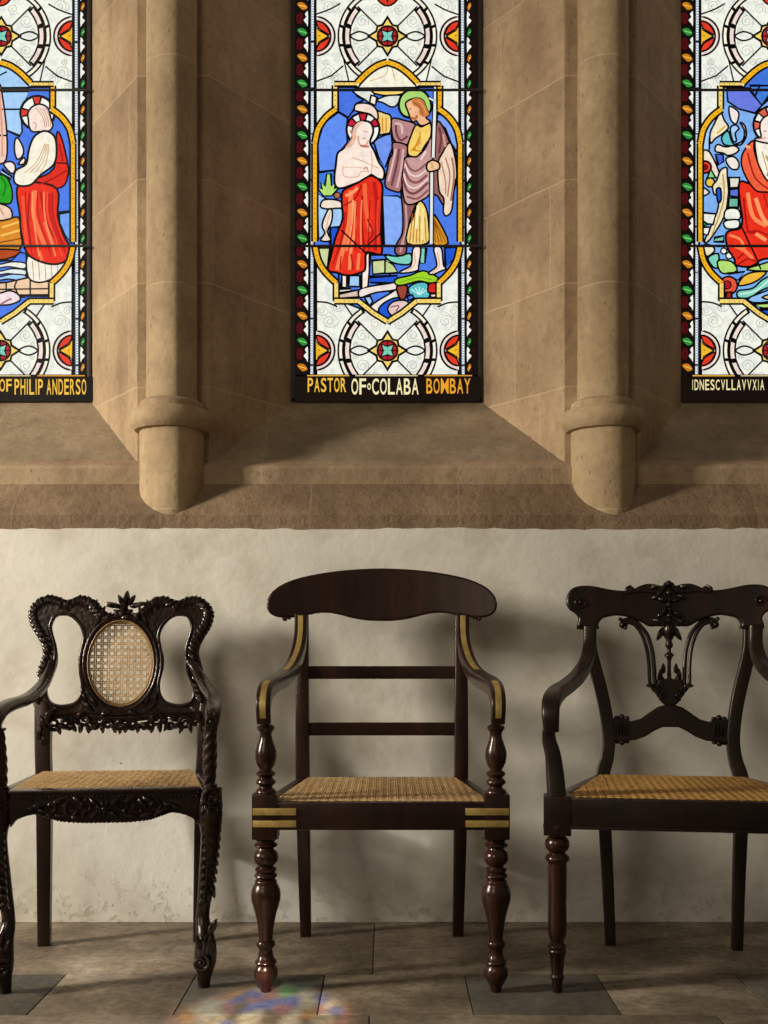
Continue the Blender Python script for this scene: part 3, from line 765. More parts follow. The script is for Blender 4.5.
    A.lead(c([(230, 310), (420, 490), (420, 480)]), 1.4); A.lead(c([(420, 420), (520, 330)]), 1.2)
    medframe(A)

def picture_left(A):
    q = tr(0, 65, .127, 2.5); r = tr(0, 190, .1367, 2.5)
    medfill(A, LBLU, BLUE)
    A.piece(q([(-300, 230), (245, 230), (180, 380), (190, 540), (170, 580), (80, 540), (-300, 540)]), LBLU, 0)
    A.lead(q([(-200, 370), (180, 370)])); A.lead(q([(0, 110), (70, 75)]), 1.3)
    A.piece(q([(-120, 150), (0, 150), (40, 300), (70, 560), (65, 760), (0, 800), (-130, 800)]), '#efc9b8', 3)
    A.lead(q([(-100, 575), (70, 575)])); A.lead(q([(-100, 370), (40, 370)]))
    A.stroke(q([(10, 200), (30, 500), (35, 740)]), 2., '#d99e8a')
    # the net of green cloth and boat
    A.piece(q([(-160, 820), (0, 880), (60, 890), (105, 980), (110, 1080), (60, 1110), (-160, 1050)]), '#23a51f', 4)
    A.stroke(q([(20, 900), (60, 960), (40, 1050)]), 1.5, '#0c6a12')
    A.piece(r([(-140, 100), (60, 130), (105, 200), (60, 240), (-140, 230)]), '#efcdb6', 3)
    A.stroke(r([(10, 140), (40, 200)]), 1., '#b97a5c')
    A.piece(r([(-200, 240), (30, 240), (150, 215), (165, 330), (170, 430), (60, 520), (-200, 520)]), '#d98a24', 3)
    A.stroke(r([(30, 290), (150, 250)]), 2., '#f3c15c'); A.stroke(r([(20, 350), (160, 310)]), 2., '#f3c15c'); A.stroke(r([(10, 400), (165, 370)]), 1.4, '#8c4a10')
    A.piece(r([(-200, 455), (160, 455), (60, 520), (-200, 530)]), '#b14518', 3)
    A.piece(r([(-200, 540), (100, 530), (160, 470), (210, 480), (210, 650), (-200, 690)]), BLUE, 0)
    for yy, cc in ((560, WHT), (610, '#dfe8e4'), (650, LBLU)): A.piece(r([(-200, yy+10), (0, yy), (100, yy-20), (200, yy-40+30), (190, yy+30), (80, yy+15), (0, yy+25), (-200, yy+40)]), cc, 4, lw=1.2)
    A.piece(r([(-200, 700), (60, 690), (240, 650), (390, 690), (390, 785), (-200, 785)]), '#ecc9a4', 0)
    A.lead(r([(60, 690), (60, 785)]), 1.3); A.lead(r([(140, 670), (120, 720), (150, 785)]), 1.3); A.lead(r([(235, 655), (235, 785)]), 1.3); A.lead(r([(0, 740), (380, 735)]), 1.2)
    A.piece(r([(-200, 940), (-200, 800), (150, 800), (230, 800), (150, 900), (50, 960), (0, 975)]), BLUE, 0)
    A.piece(r([(-200, 800), (0, 770), (90, 750), (150, 780), (160, 820), (90, 850), (0, 855), (-200, 850)]), '#f0dce0', 4)
    A.stroke(r([(20, 850), (70, 820), (100, 810)]), 2, '#a86a70')
    # figure in white and red
    A.piece(r([(215, 500), (320, 540), (500, 530), (470, 600), (400, 660), (300, 690), (220, 650)]), '#f3ecdc', 3)
    for k in range(5): A.stroke(r([(250+k*45, 530), (260+k*45, 670)]), .8, '#c58a5c')
    A.piece(q([(460, 560), (500, 600), (545, 790), (550, 880), (500, 980), (300, 1000), (280, 930), (440, 830)]), '#e02a1c', 4)
    A.piece(r([(140, 0), (250, -40), (430, 10), (435, 200), (480, 350), (530, 440), (520, 510), (440, 555), (330, 545), (215, 480), (170, 330), (160, 200)]), RED, 4, lw=1.8)
    for pts, w_, cc in (([(270, 20), (260, 200), (340, 420)], 4.5, '#f57848'), ([(230, 40), (220, 240), (240, 420)], 1.8, '#a81410'), ([(310, 30), (350, 240), (450, 430)], 1.8, '#a81410'),
                        ([(380, 40), (390, 240), (480, 430)], 4, '#c81c16'), ([(180, 60), (200, 300), (210, 420)], 3, '#f0502e'), ([(340, 250), (400, 420)], 3.4, '#f6744a'), ([(300, 460), (320, 530)], 3, '#f6744a')):
        A.stroke(r(pts), w_, cc)
    for x0, x1, w_, cc in ((200, 250, 1., '#a81410'), (250, 300, 1.4, '#fb9464'), (290, 390, 1., '#b01a14'), (335, 420, 1.5, '#f98a5c'), (400, 500, 1., '#a01010'), (360, 470, 1.2, '#ee5436')):
        A.stroke(r([(x0, 30), (x0+8, 220), (x1, 500)]), w_, cc)
    A.stroke(q([(320, 960), (420, 920), (540, 850)]), 1.6, '#a01410'); A.stroke(q([(480, 640), (510, 780)]), 2., '#b01a14')
    A.lead(q([(460, 790), (545, 795)]), 1.3)
    hx, hy = q([(310, 400)])[0]
    A.circle(hx, hy, 17, '#eff2ea', lw=2.2)
    for a_ in (-92, -178): A.arc(hx, hy, 6, 16.5, a_-15, a_+15, '#dc3a2c', n=4, lw=1.)
    A.piece(q([(240, 460), (235, 400), (270, 350), (330, 330), (390, 360), (415, 440), (430, 500), (400, 540), (330, 545), (270, 545), (245, 510)]), '#f7e0d2', 4)
    for k in range(4): A.stroke(q([(300+k*25, 360), (350+k*18, 430), (370+k*15, 510)]), .8, '#c08a70')
    A.stroke(q([(275, 470), (300, 490), (290, 530)]), 1., '#c58a70')
    A.piece(q([(300, 570), (370, 540), (440, 580), (460, 680), (440, 800), (340, 880), (260, 960), (170, 970), (125, 930), (140, 850), (220, 800), (240, 700), (265, 620)]), '#f6eeda', 4, lw=1.8)
    for k in range(4): A.stroke(q([(400-k*10, 640), (380-k*25, 780), (330-k*40, 870)]), .9, '#c9a070')
    A.piece(q([(135, 610), (160, 600), (200, 680), (190, 740), (150, 760), (130, 690)]), SKIN, 4)
    A.piece(q([(160, 800), (200, 750), (215, 770), (200, 800)]), SKIN, 3)
    A.piece(q([(45, 800), (100, 780), (135, 810), (130, 860), (100, 870)]), SKIN, 4)
    A.piece(q([(30, 840), (110, 900), (100, 920), (20, 870)]), LBLU, 0)
    A.lead(q([(470, 460), (590, 600)]), 0); A.lead(r([(440, 180), (540, 170)]), 1.6)
    A.piece(r([(445, 190), (535, 180), (535, 410), (490, 350), (450, 260)]), '#6ea0ec', 0)
    medframe(A)

def picture_right(A):
    q = tr(680, 75, .122, 771); r = tr(680, 195, .132, 771)
    medfill(A, '#3f74d8', '#7fb0ee')
    A.piece(q([(370, 130), (540, 130), (600, 200), (660, 270), (600, 335), (470, 300), (380, 240)]), '#6a7bdf', 0)
    A.piece(q([(560, 110), (720, 110), (780, 160), (660, 270), (600, 200)]), '#3f7ad6', 0); A.lead(q([(660, 270), (740, 150)])); A.lead(q([(600, 200), (640, 110)]))
    A.piece(q([(165, 640), (170, 520), (230, 420), (300, 345), (260, 440), (230, 540), (225, 640)]), LBLU, 3)
    A.piece(q([(320, 330), (350, 390), (385, 450), (340, 500), (280, 540), (240, 580), (235, 500), (270, 420)]), '#efe4c6', 4)
    A.stroke(q([(290, 500), (360, 440)]), 2., '#d9b53c')
    A.piece(q([(330, 530), (380, 480), (410, 560), (430, 600), (350, 590)]), '#5fc1c4', 4)
    A.piece(q([(395, 280), (440, 300), (470, 340), (450, 420), (410, 400), (390, 330)]), '#f3e6e2', 4)
    A.piece(q([(440, 590), (500, 560), (515, 480), (480, 410), (520, 440), (530, 520), (490, 590)]), '#e3b6ba', 4)
    A.piece(q([(400, 460), (440, 430), (470, 460), (440, 500), (450, 560), (420, 560)]), LBLU, 4)
    A.piece(q([(275, 620), (300, 590), (360, 610), (430, 600), (470, 630), (440, 665), (380, 680), (340, 660), (285, 650)]), '#f0e2cf', 4)
    A.piece(q([(280, 670), (340, 670), (345, 730), (300, 760)]), '#4a62d0', 0)
    A.piece(q([(370, 700), (430, 690), (470, 740), (460, 790), (410, 790), (370, 740)]), '#f0e6dc', 4)
    A.piece(q([(165, 650), (230, 650), (310, 820), (280, 860), (170, 720)]), '#efe0cc', 3)
    A.circle(*q([(195, 775)])[0], 6, '#d8402c', lw=1.6); A.circle(*q([(195, 775)])[0], 2.4, '#7c1414', lw=.8)
    A.piece(q([(240, 790), (280, 860), (210, 865)]), '#7fd08a', 0)
    A.circle(*q([(235, 900)])[0], 4.5, '#e8c04a', lw=1.4)
    A.piece(q([(170, 940), (230, 980), (170, 1010)]), '#f1dfe0', 3)
    # tree trunk
    A.piece(q([(320, 800), (370, 780), (375, 850), (385, 960), (380, 1024), (360, 1150), (300, 1270), (220, 1380), (190, 1375), (250, 1240), (300, 1110), (300, 1000), (270, 1000), (255, 930), (290, 880)]), '#efe2bc', 4)
    A.stroke(q([(340, 830), (345, 1050), (250, 1330)]), 1.5, '#b99a50')
    A.piece(q([(285, 960), (320, 950), (325, 1040), (300, 1060)]), DBLU, 3)
    A.piece(q([(390, 860), (475, 860), (470, 940), (395, 945)]), '#dcdccb', 0); A.piece(q([(395, 955), (470, 950), (465, 1020), (395, 1010)]), '#5f74d6', 0)
    A.piece(r([(360, 40), (430, 40), (430, 110), (355, 110)]), '#6cb89c', 0)
    A.piece(r([(340, 125), (430, 125), (440, 200), (330, 200)]), WHT, 3); A.piece(r([(325, 215), (430, 205), (430, 265), (340, 270)]), WHT, 3)
    A.piece(r([(160, 150), (260, 160), (240, 240), (160, 230)]), WHT, 0); A.piece(r([(160, 260), (220, 260), (200, 320), (165, 310)]), WHT, 0)
    A.piece(r([(165, 215), (205, 240), (165, 250)]), GRN, 0); A.piece(r([(250, 340), (320, 325), (320, 370), (245, 370)]), '#7cc0a8', 0)
    # ground
    A.piece(r([(165, 395), (230, 400), (250, 440), (190, 480)]), '#efe6c6', 3)
    A.piece(r([(200, 490), (280, 460), (275, 560), (240, 560)]), TEAL, 3)
    A.piece(r([(280, 510), (380, 520), (420, 590), (320, 610), (280, 570)]), LGRN, 3)
    A.piece(r([(490, 580), (600, 540), (900, 460), (900, 560), (700, 590)]), LGRN, 3)
    A.piece(r([(350, 610), (480, 595), (430, 660), (400, 650)]), '#6c9bf0', 0)
    A.piece(r([(430, 690), (470, 630), (540, 600), (640, 600), (560, 670), (460, 700)]), '#efb93c', 4)
    A.piece(r([(430, 740), (540, 720), (640, 640), (900, 560), (900, 660), (640, 720), (520, 790), (430, 790)]), TEAL, 4)
    A.stroke(r([(440, 765), (560, 740), (660, 660)]), 1.5, '#cdeedd')
    A.piece(r([(500, 800), (640, 740), (900, 640), (900, 760), (600, 830)]), '#8fbdf4', 3)
    A.piece(r([(610, 790), (700, 760), (800, 780), (700, 810)]), '#f0c08c', 3)
    A.piece(r([(540, 840), (900, 820), (900, 870), (620, 870)]), LGRN, 0); A.piece(r([(590, 880), (900, 875), (800, 1000), (680, 960)]), DBLU, 0)
    A.circle(*r([(355, 700)])[0], 9, '#e2553c', lw=1.5); A.circle(*r([(345, 695)])[0], 4, '#b01a24', lw=1.)
    A.piece(r([(340, 750), (380, 750), (380, 800), (335, 800)]), '#a8281e', 0)
    A.circle(*r([(320, 440)])[0], 3, WHT, lw=1.2); A.circle(*r([(360, 475)])[0], 3.2, WHT, lw=1.2)
    # kneeling figure
    hx, hy = q([(740, 430)])[0]
    A.circle(hx, hy, 18.5, '#f0f0e6', lw=2.2)
    for a_ in (-125, 178, -60): A.arc(hx, hy, 6, 18, a_-14, a_+14, '#d9604c', n=4, lw=1.)
    A.piece(q([(600, 560), (680, 560), (860, 600), (900, 900), (720, 900), (640, 800)]), '#f6efdc', 4)
    A.stroke(q([(690, 680), (720, 760), (700, 850)]), 2., '#b0924c'); A.stroke(q([(660, 650), (700, 800)]), 1., '#b0924c')
    A.piece(q([(640, 460), (650, 400), (700, 355), (780, 350), (840, 400), (860, 500), (800, 580), (700, 580), (610, 560), (605, 540), (650, 530)]), '#f8e4da', 4)
    A.stroke(q([(620, 550), (690, 535)]), 1.2, '#d0907c'); A.stroke(q([(670, 480), (695, 485)]), .9, '#8a4a3c', 0)
    A.piece(r([(440, -80), (540, -60), (700, -20), (900, 0), (900, 440), (620, 500), (560, 540), (500, 560), (410, 545), (400, 500), (350, 420), (335, 320), (370, 285), (440, 270), (460, 200), (440, 60)]), RED, 4, lw=1.8)
    A.piece(q([(590, 560), (595, 640), (640, 780), (720, 900), (900, 950), (900, 990), (700, 980), (600, 960), (510, 820), (490, 700), (540, 600)]), '#f0603c', 4)
    for pts, w_, cc in (([(500, 0), (540, 180), (640, 250)], 4, '#f98a54'), ([(470, 40), (500, 280), (560, 300)], 1.8, '#a81410'), ([(560, 40), (620, 200), (700, 260)], 4, '#fa9a60'),
                        ([(620, 0), (660, 120), (760, 200)], 1.6, '#b41c14'), ([(360, 320), (440, 350), (480, 420)], 2.5, '#fa8a54'), ([(400, 400), (480, 440), (540, 500)], 3.5, '#f97c48'),
                        ([(430, 540), (500, 500), (560, 520)], 1.5, '#9c100e'), ([(480, 300), (580, 290), (680, 340)], 1.6, '#a81410'), ([(560, 310), (640, 360)], 3.5, '#fa9a60'), ([(420, 500), (470, 460)], 1.4, '#9c100e')):
        A.stroke(r(pts), w_, cc)
    A.stroke(q([(540, 660), (600, 860), (720, 960)]), 1.6, '#a81410'); A.stroke(q([(520, 600), (560, 620)]), 3, '#f7a878')
    A.lead(r([(440, 230), (560, 480), (600, 580)]), 1.4)
    medframe(A)

def text_mesh(body, x0, x1, y0, y1, mbx, S, cx, cols, off):
    """lettering laid in the band between two heights, each letter stretched tall and narrow"""
    n = len(body); xs = x0
    wd = {'I': .45, 'i': .45, ' ': .5, 'o': .6, 'M': 1.25, 'W': 1.25, 'N': 1.05}
    tot = sum(wd.get(ch, 1.) for ch in body)
    for i, ch in enumerate(body):
        cw = wd.get(ch, 1.)*(x1-x0)/tot
        if ch != ' ':
            cu = bpy.data.curves.new('tmp', 'FONT'); cu.body = ch; cu.offset = .012; cu.extrude = .0
            o = bpy.data.objects.new('tmp', cu); COL.objects.link(o)
            dg = bpy.context.evaluated_depsgraph_get(); dg.update()
            me = bpy.data.meshes.new_from_object(o.evaluated_get(dg))
            vs = [v.co.copy() for v in me.vertices]; fs = [list(p.vertices) for p in me.polygons]
            bpy.data.objects.remove(o); bpy.data.curves.remove(cu); bpy.data.meshes.remove(me)
            ax, bx = min(v.x for v in vs), max(v.x for v in vs); ay, by = min(v.y for v in vs), max(v.y for v in vs)
            g = .62 if ch != 'I' else .9
            ya, yb = (y0, y1) if ch != 'o' else (y0+(y1-y0)*.3, y1-(y1-y0)*.3)
            V = []
            for v in vs:
                px_ = xs+g+(v.x-ax)/max(1e-6, bx-ax)*(cw-2*g); py_ = yb-(v.y-ay)/(by-ay)*(yb-ya)
                V.append((cx+px_/S, -.006-off, CH+(HZ-py_)/S))
            mbx.add((V, fs), mat=1, col=lin(cols(i, ch)))
        xs += cw

def window(idx, cx, picture, texts, dx):
    t = bpy.data.objects.new('window_%d' % idx, None); COL.objects.link(t); t.location = (cx, WIN, 1.592); structure(t)
    A = Art(dx/305.0); ornament(A); picture(A)
    A.lead([(-80, 377.5), (80, 377.5)], 2.5)
    A.k += 1; off = A.k*.000012
    A.piece([(-92, 378), (92, 378), (92, 403), (-92, 403)], '#140c08', 0, m=1, line=False)
    A.k += 1
    A.stroke([(-80, 377.2), (-38, 377.2)], 1.1, '#e6b13c', 0); A.stroke([(-32, 377.2), (30, 377.2)], 1.1, '#d8c08a', 0); A.stroke([(37, 377.2), (84, 377.2)], 1.1, '#e09a2c', 0)
    A.k += 2
    for body, x0, x1, y0, y1, fn in texts: text_mesh(body, x0, x1, y0, y1, A.g, A.S, A.cx, fn, A.k*.000012)
    shift = Matrix.Translation((0, 0, -1.592))
    base = MB().add(box(-WH-.0+.0, WH, .0, .02, 0.0, ZTOP-1.592, 0)).build('frame', M_dark, t, ang=0)
    base.scale.x = .309/.33
    # side reveals of the iron frame
    fr = MB()
    for x0, x1 in ((-.311, -.2985), (.2985, .311)): fr.add(box(x0, x1, -.012, .0, 0, ZTOP-1.592, .002))
    fr.add(box(-.311, .311, -.012, 0, 0, .012, .002)); fr.build('edge_bar', M_iron, t)
    g = MB(); g.v = [Vector(p) for p in A.g.v]; g.f, g.m, g.c = A.g.f, A.g.m, A.g.c
    go = g.build('stained_glass', [M_glass, M_paint], t, ang=0); go.location.z = -1.592
    l = MB(); l.v = [Vector(p) for p in A.l.v]; l.f, l.m, l.c = A.l.f, A.l.m, A.l.c
    lo = l.build('lead_came', M_lead, t, ang=0); lo.location.z = -1.592
    for py in (90, 246):
        z = CH+(HZ-py)/FPX*(WIN-.026)-1.592
        b = MB().add(tube([(-.305, -.026, z), (0, -.026, z), (.305, -.026, z)], .0042, n=10)).build('saddle_bar', M_iron, t)
    return t
gold = lambda i, ch: '#f0bd3f'
def midcol(i, ch): return '#f3e6b0'
window(1, -PITCH, picture_left, [('OF', -1.5, 12, 380.5, 393, gold), ('PHILIP', 13.5, 43, 380.5, 396, gold), ('ANDERSO', 45.5, 86, 380.5, 396, gold)], 5.2)
window(2, 0.0, picture_middle, [('PASTOR', -80, -40.5, 379.5, 393.5, gold), ('OFoCOLABA', -36.5, 31.5, 380, 396, midcol), ('BOMBAY', 38, 83, 380, 395, lambda i, ch: '#e8a02c')], .5)
window(3, PITCH, picture_right, [('IDNESCVLLAVVXIA', -81, -8, 381, 391.5, lambda i, ch: '#efe0a4'), ('T', -5, 3, 381, 391.5, lambda i, ch: '#efe0a4')], -6.0)

# ------------------------------------------------------------------ woven cane
def clip_poly(p, d, poly):
    """parameter range of the line p+t*d inside a convex polygon"""
    t0, t1 = -9., 9.; n = len(poly)
    area2 = sum(poly[i][0]*poly[(i+1) % n][1]-poly[(i+1) % n][0]*poly[i][1] for i in range(n))
    sg = 1 if area2 > 0 else -1
    for i in range(n):
        a, b = Vector(poly[i]), Vector(poly[(i+1) % n]); e = b-a; nn = Vector((-e.y, e.x))*sg
        num = nn.dot(Vector(p)-a); den = nn.dot(Vector(d))
        if abs(den) < 1e-12:
            if num < 0: return None
            continue
        t = -num/den
        if den > 0: t0 = max(t0, t)
        else: t1 = min(t1, t)
    return (t0, t1) if t1 > t0 else None
def cane(poly, pitch, wv, wd, to3, n3, e0=.125):
    mbx = MB(); c = Vector((sum(p[0] for p in poly)/len(poly), sum(p[1] for p in poly)/len(poly)))
    N = int(.8/pitch)
    def strand(p, d, w, lift):
        r = clip_poly(p, d, poly)
        if not r: return
        a = Vector(p)+Vector(d)*r[0]; b = Vector(p)+Vector(d)*r[1]; d = Vector(d).normalized(); s = Vector((-d.y, d.x))*w/2; L = (b-a).length; m = max(1, int(L/pitch*2)) if lift == 'w' else 1
        V = []; F = []
        for i in range(m+1):
            q = a+(b-a)*i/m; h = (.0009*(1 if i % 2 else -1)) if lift == 'w' else lift
            for k in (-1, 0, 1): V.append(Vector(to3(q+s*k))+Vector(n3)*(h+(.0004 if k == 0 else 0)))
        for i in range(m):
            for k in (0, 1): F.append((i*3+k, i*3+k+1, i*3+k+4, i*3+k+3))
        mbx.add((V, F))
    for k in range(-N//2, N//2+1):
        for e in (-e0, e0):
            strand((c.x+(k+e)*pitch, c.y), (0, 1), wv, 'w'); strand((c.x, c.y+(k+e)*pitch), (1, 0), wv, .0002)
        for sg, lf in ((1, .0011), (-1, -.0011)):
            strand((c.x+(k+.5)*pitch*1.0, c.y), (1, sg), wd, lf)
    for k in list(range(-N, -N//2))+list(range(N//2+1, N)):
        for sg, lf in ((1, .0011), (-1, -.0011)): strand((c.x+(k+.5)*pitch, c.y), (1, sg), wd, lf)
    return mbx
def thing(name, label, cat, loc, rz=0):
    o = bpy.data.objects.new(name, None); COL.objects.link(o); o.location = loc; o.rotation_euler = (0, 0, rz)
    o['label'] = label; o['category'] = cat; o.empty_display_size = .1
    return o
mx = lambda L, s: [(s*p[0],)+tuple(p[1:]) for p in L]

def lattice_binding(pts, r, m=1): return tube(pts, r, n=6, sub=2, closed=True)

# ------------------------------------------------------------------ middle chair: regency armchair with brass inlay
C1 = Vector((-.014, 2.5, 0))
def q1(px, py, D): return un(px, py, D)-C1
ch = thing('armchair', 'plain dark armchair with brass inlay and turned legs, centre of the three chairs', 'chair', C1)
zc = lambda cy: CH+(HZ-(760+.3646*cy))/436
kr = .3646/436
legp = [(215, 36), (217, 30), (222, 25), (226, 25), (229, 31), (233, 33), (237, 29), (240, 22), (245, 23), (252, 31), (262, 34.5), (273, 34), (283, 28), (289, 21), (292, 21), (295, 27), (299, 30), (304, 28), (308, 25), (312, 30), (317, 32), (322, 28), (325, 24), (329, 29), (333, 31), (337, 30), (345, 35), (355, 39), (367, 41), (382, 40), (400, 35), (420, 29), (445, 24), (470, 20.5), (492, 19), (496, 24), (501, 26), (507, 26), (512, 22), (518, 18), (530, 20), (543, 23), (547, 28), (553, 31), (558, 27), (561, 25), (568, 30), (578, 33), (592, 32), (604, 26), (613, 20), (622, 16), (632, 14), (638, 13)]
zarm = lambda cy: CH+(HZ-(560+.3646*cy))/436
supp = [(428, 8), (436, 12), (444, 9), (450, 13), (455, 22), (461, 25), (467, 21), (472, 17), (480, 16), (492, 18), (508, 24), (525, 29), (540, 30), (555, 27), (566, 22), (573, 17), (577, 17), (581, 24), (587, 27), (592, 23), (596, 18), (600, 21), (606, 27), (612, 27), (617, 21), (621, 17), (626, 20), (632, 28), (640, 29), (647, 27), (652, 24)]
for s in (-1, 1):
    mb = MB().add(lathe([(max(0, zc(a)), b*kr) for a, b in legp][::-1], s*.264, 0, 32))
    n0 = len(mb.f); mb.add(box(s*.264-.029, s*.264+.029, -.029, .029, .352, .455, .003)); nb = len(mb.f)-n0
    mb.m = [1 if i >= len(mb.m)-nb else 0 for i in range(len(mb.m))]; mb.build('front_leg', [M_turn, M_ros], ch, ang=50)
    MB().add(lathe([(zarm(a), b*kr) for a, b in supp][::-1], s*.264, .002, 28)).build('arm_support', M_turn, ch, ang=50)
    # rear leg and stile in one sabre
    pts = [(s*.208, .485, 0), (s*.211, .465, .2), (s*.214, .452, .42), (s*.215, .456, .6), (s*.216, .478, .8), (s*.217, .494, .90)]
    MB().add(sweep(pts, [.029, .033, .037, .036, .033, .03], [.032, .036, .042, .038, .03, .024], n=4, rnd=.2)).build('back_leg', M_ros, ch)
    # side rail
    MB().add(sweep([(s*.262, .02, .408), (s*.215, .45, .408)], .026, .056, rnd=.15, smooth=False)).build('side_rail', M_ros, ch)
    # arm: sweeps down and forward from the crest, ends in a downward scroll
    raw = [q1(301, 616, 2.965), q1(300.5, 638, 2.935), q1(297, 656, 2.885), q1(291, 670, 2.80), q1(282, 679, 2.69), q1(272, 684.5, 2.585), q1(266, 691, 2.515), q1(263.5, 703, 2.472), q1(264, 723, 2.475)]
    P = [(abs(p.x)*s, p.y, p.z) for p in raw]
    arm = MB().add(sweep(P, [.034, .034, .035, .035, .036, .036, .034, .033, .031], [.026, .028, .032, .034, .034, .034, .034, .032, .026], rnd=.25)).build('armrest', M_ros, ch)
    # brass let into the front/upper face
    Pc = cr(P, 8); N_ = len(Pc); B_ = []
    for i, p in enumerate(Pc):
        d = (Pc[min(i+1, N_-1)]-Pc[max(i-1, 0)]).normalized(); L_ = Vector((1, 0, 0)); L_ = (L_-d*L_.dot(d)).normalized(); nn = d.cross(L_)
        if nn.y > 0 or (abs(nn.y) < .2 and nn.z < 0): nn = -nn
        u = i/(N_-1); th = .013+min(1, u/.3)*.004-max(0, (u-.75)/.25)*.0035
        B_.append(p+nn*th)
    i0, i1 = 1, int(N_*.47); j0, j1 = int(N_*.70), N_-3
    for a0, a1 in ((i0, i1), (j0, j1)):
        MB().add(sweep([tuple(b) for b in B_[a0:a1]], .0135, .0022, rnd=.2, smooth=False)).build('brass_inlay', M_brass, arm, ang=60)
# front rail with brass bars let in at both ends
rail = MB().add(box(-.238, .238, -.0265, .0, .374, .437, .003)).build('front_rail', M_ros, ch)
for s in (-1, 1):
    for z0, z1 in ((.4085, .4245), (.3815, .3965)):
        a, b = sorted((s*.192, s*.2905)); MB().add(box(a, b, -.0305, -.024, z0, z1, .0006)).build('brass_inlay', M_brass, rail)
MB().add(box(-.2, .2, .44, .466, .38, .437, .003)).build('back_rail', M_ros, ch)
for za, zb_, yy in ((.738, .703, .472), (.585, .550, .459)):
    MB().add(sweep([(-.212, yy, (za+zb_)/2), (0, yy+.004, (za+zb_)/2), (.212, yy, (za+zb_)/2)], za-zb_, .016, lat=(0, 0, 1), rnd=.2)).build('cross_bar', M_ros, ch)
# crest
K = lambda x, y: ((240+.3646*x-382)/361.5, CH+(HZ-(560+.3646*y))/361.5)
half = [(387, 24), (330, 26), (270, 31), (210, 40), (150, 54), (105, 74), (80, 97), (71, 122), (76, 143), (93, 156), (118, 160), (150, 158), (172, 153), (192, 151), (210, 147), (240, 146), (270, 151), (310, 161), (350, 167), (387, 168)]
L = [(K(*p)[0]*.972, K(*p)[1]) for p in half]
out = L+[(-x, z) for x, z in reversed(L[1:-1])]
out = [(p.x, p.y) for p in cr([(x, z, 0) for x, z in out], 4, True)]
def crestb(v): return Vector((v.x, v.y+.496+(v.z-.9)*.12-.35*v.x*v.x, v.z))
MB().add(plate([out], .030, .006, crestb)).build('crest_rail', M_ros, ch, ang=35)
for s in (-1, 1):
    mb = MB(); x, z = K(128, 163)
    mb.add(tube([(s*abs(x), .452, z), (s*abs(x), .488, z)], .0062, n=12, sub=2, lat=(1, 0, 0))); mb.add(ball((s*abs(x), .451, z), .0036))
    mb.add(tube([(s*(abs(x)-.012), .455, z+.002), (s*(abs(x)-.012), .485, z+.002)], .004, n=10, sub=2, lat=(1, 0, 0)))
    mb.build('scroll', M_ros, ch)
# cane
poly = [(-.247, -.012), (.247, -.012), (.198, .436), (-.198, .436)]
cane(poly, .0182, .0031, .0020, lambda p: (p[0], p[1], .4385), (0, 0, 1)).build('cane_seat', M_cane, ch, ang=0)

# ------------------------------------------------------------------ left chair: carved ebony with oval cane back
C0 = Vector((-.650, 2.52, 0)); R0 = math.radians(5.5)
cl = thing('armchair', 'ornately carved black armchair with an oval cane panel in its back, leftmost chair', 'chair', C0, R0)
BX = -.032
def bp(cx, cy, y=None, dy=0):
    x = (cx-413)*.000824; z = .9744-.000824*cy
    return Vector((x+BX, (.452+(z-.6)*.13 if y is None else y)+dy, z))
def bb(v): return Vector((v.x+BX, v.y+.452+(v.z-.6)*.13, v.z))
b2 = lambda cx, cy: ((cx-413)*.000824, .9744-.000824*cy)
def sym(pts): L = [b2(*p) for p in pts]; return L+[(-x, z) for x, z in reversed(L[1:-1])]
def sm2(L, k=5): return [(p.x, p.y) for p in cr([(x, z, 0) for x, z in L], k, True)]
outer = [(413, 92), (395, 104), (375, 112), (352, 98), (330, 72), (300, 56), (272, 53), (248, 62), (228, 66), (205, 57), (170, 52), (138, 66), (116, 92), (110, 122), (120, 158), (140, 192), (155, 222), (158, 250), (150, 280), (143, 310), (146, 345), (136, 380), (131, 408), (142, 432), (175, 446), (220, 450), (280, 446), (340, 448), (413, 452)]
hole = [(196, 128), (222, 120), (250, 128), (276, 155), (288, 190), (282, 228), (274, 262), (276, 300), (285, 335), (284, 372), (268, 400), (240, 411), (212, 412), (188, 402), (176, 376), (178, 348), (192, 318), (203, 290), (206, 260), (202, 228), (192, 196), (184, 162)]
OUT = sm2(sym(outer))
HL = sm2([b2(*p) for p in hole]); HR = [(-x, z) for x, z in HL]
ocx, ocy = b2(413, 277)
ell = lambda rx, rz, n=48: [(ocx+rx*math.cos(2*PI*i/n), ocy+rz*math.sin(2*PI*i/n)) for i in range(n)]
gap = [(x, z) for x, z in [b2(*p) for p in ((372, 118), (392, 112), (406, 122), (398, 134), (380, 132))]]
frame = MB().add(plate([OUT, HL, HR, ell(.0855, .113)], .026, .009, bb))
NRM = Vector((0, -1, .1))
def outward(P, i):
    n = len(P); a, b = P[i-1], P[(i+1) % n]; d = Vector((b[0]-a[0], 0, b[1]-a[1])).normalized(); return d, Vector((-d.z, 0, d.x))
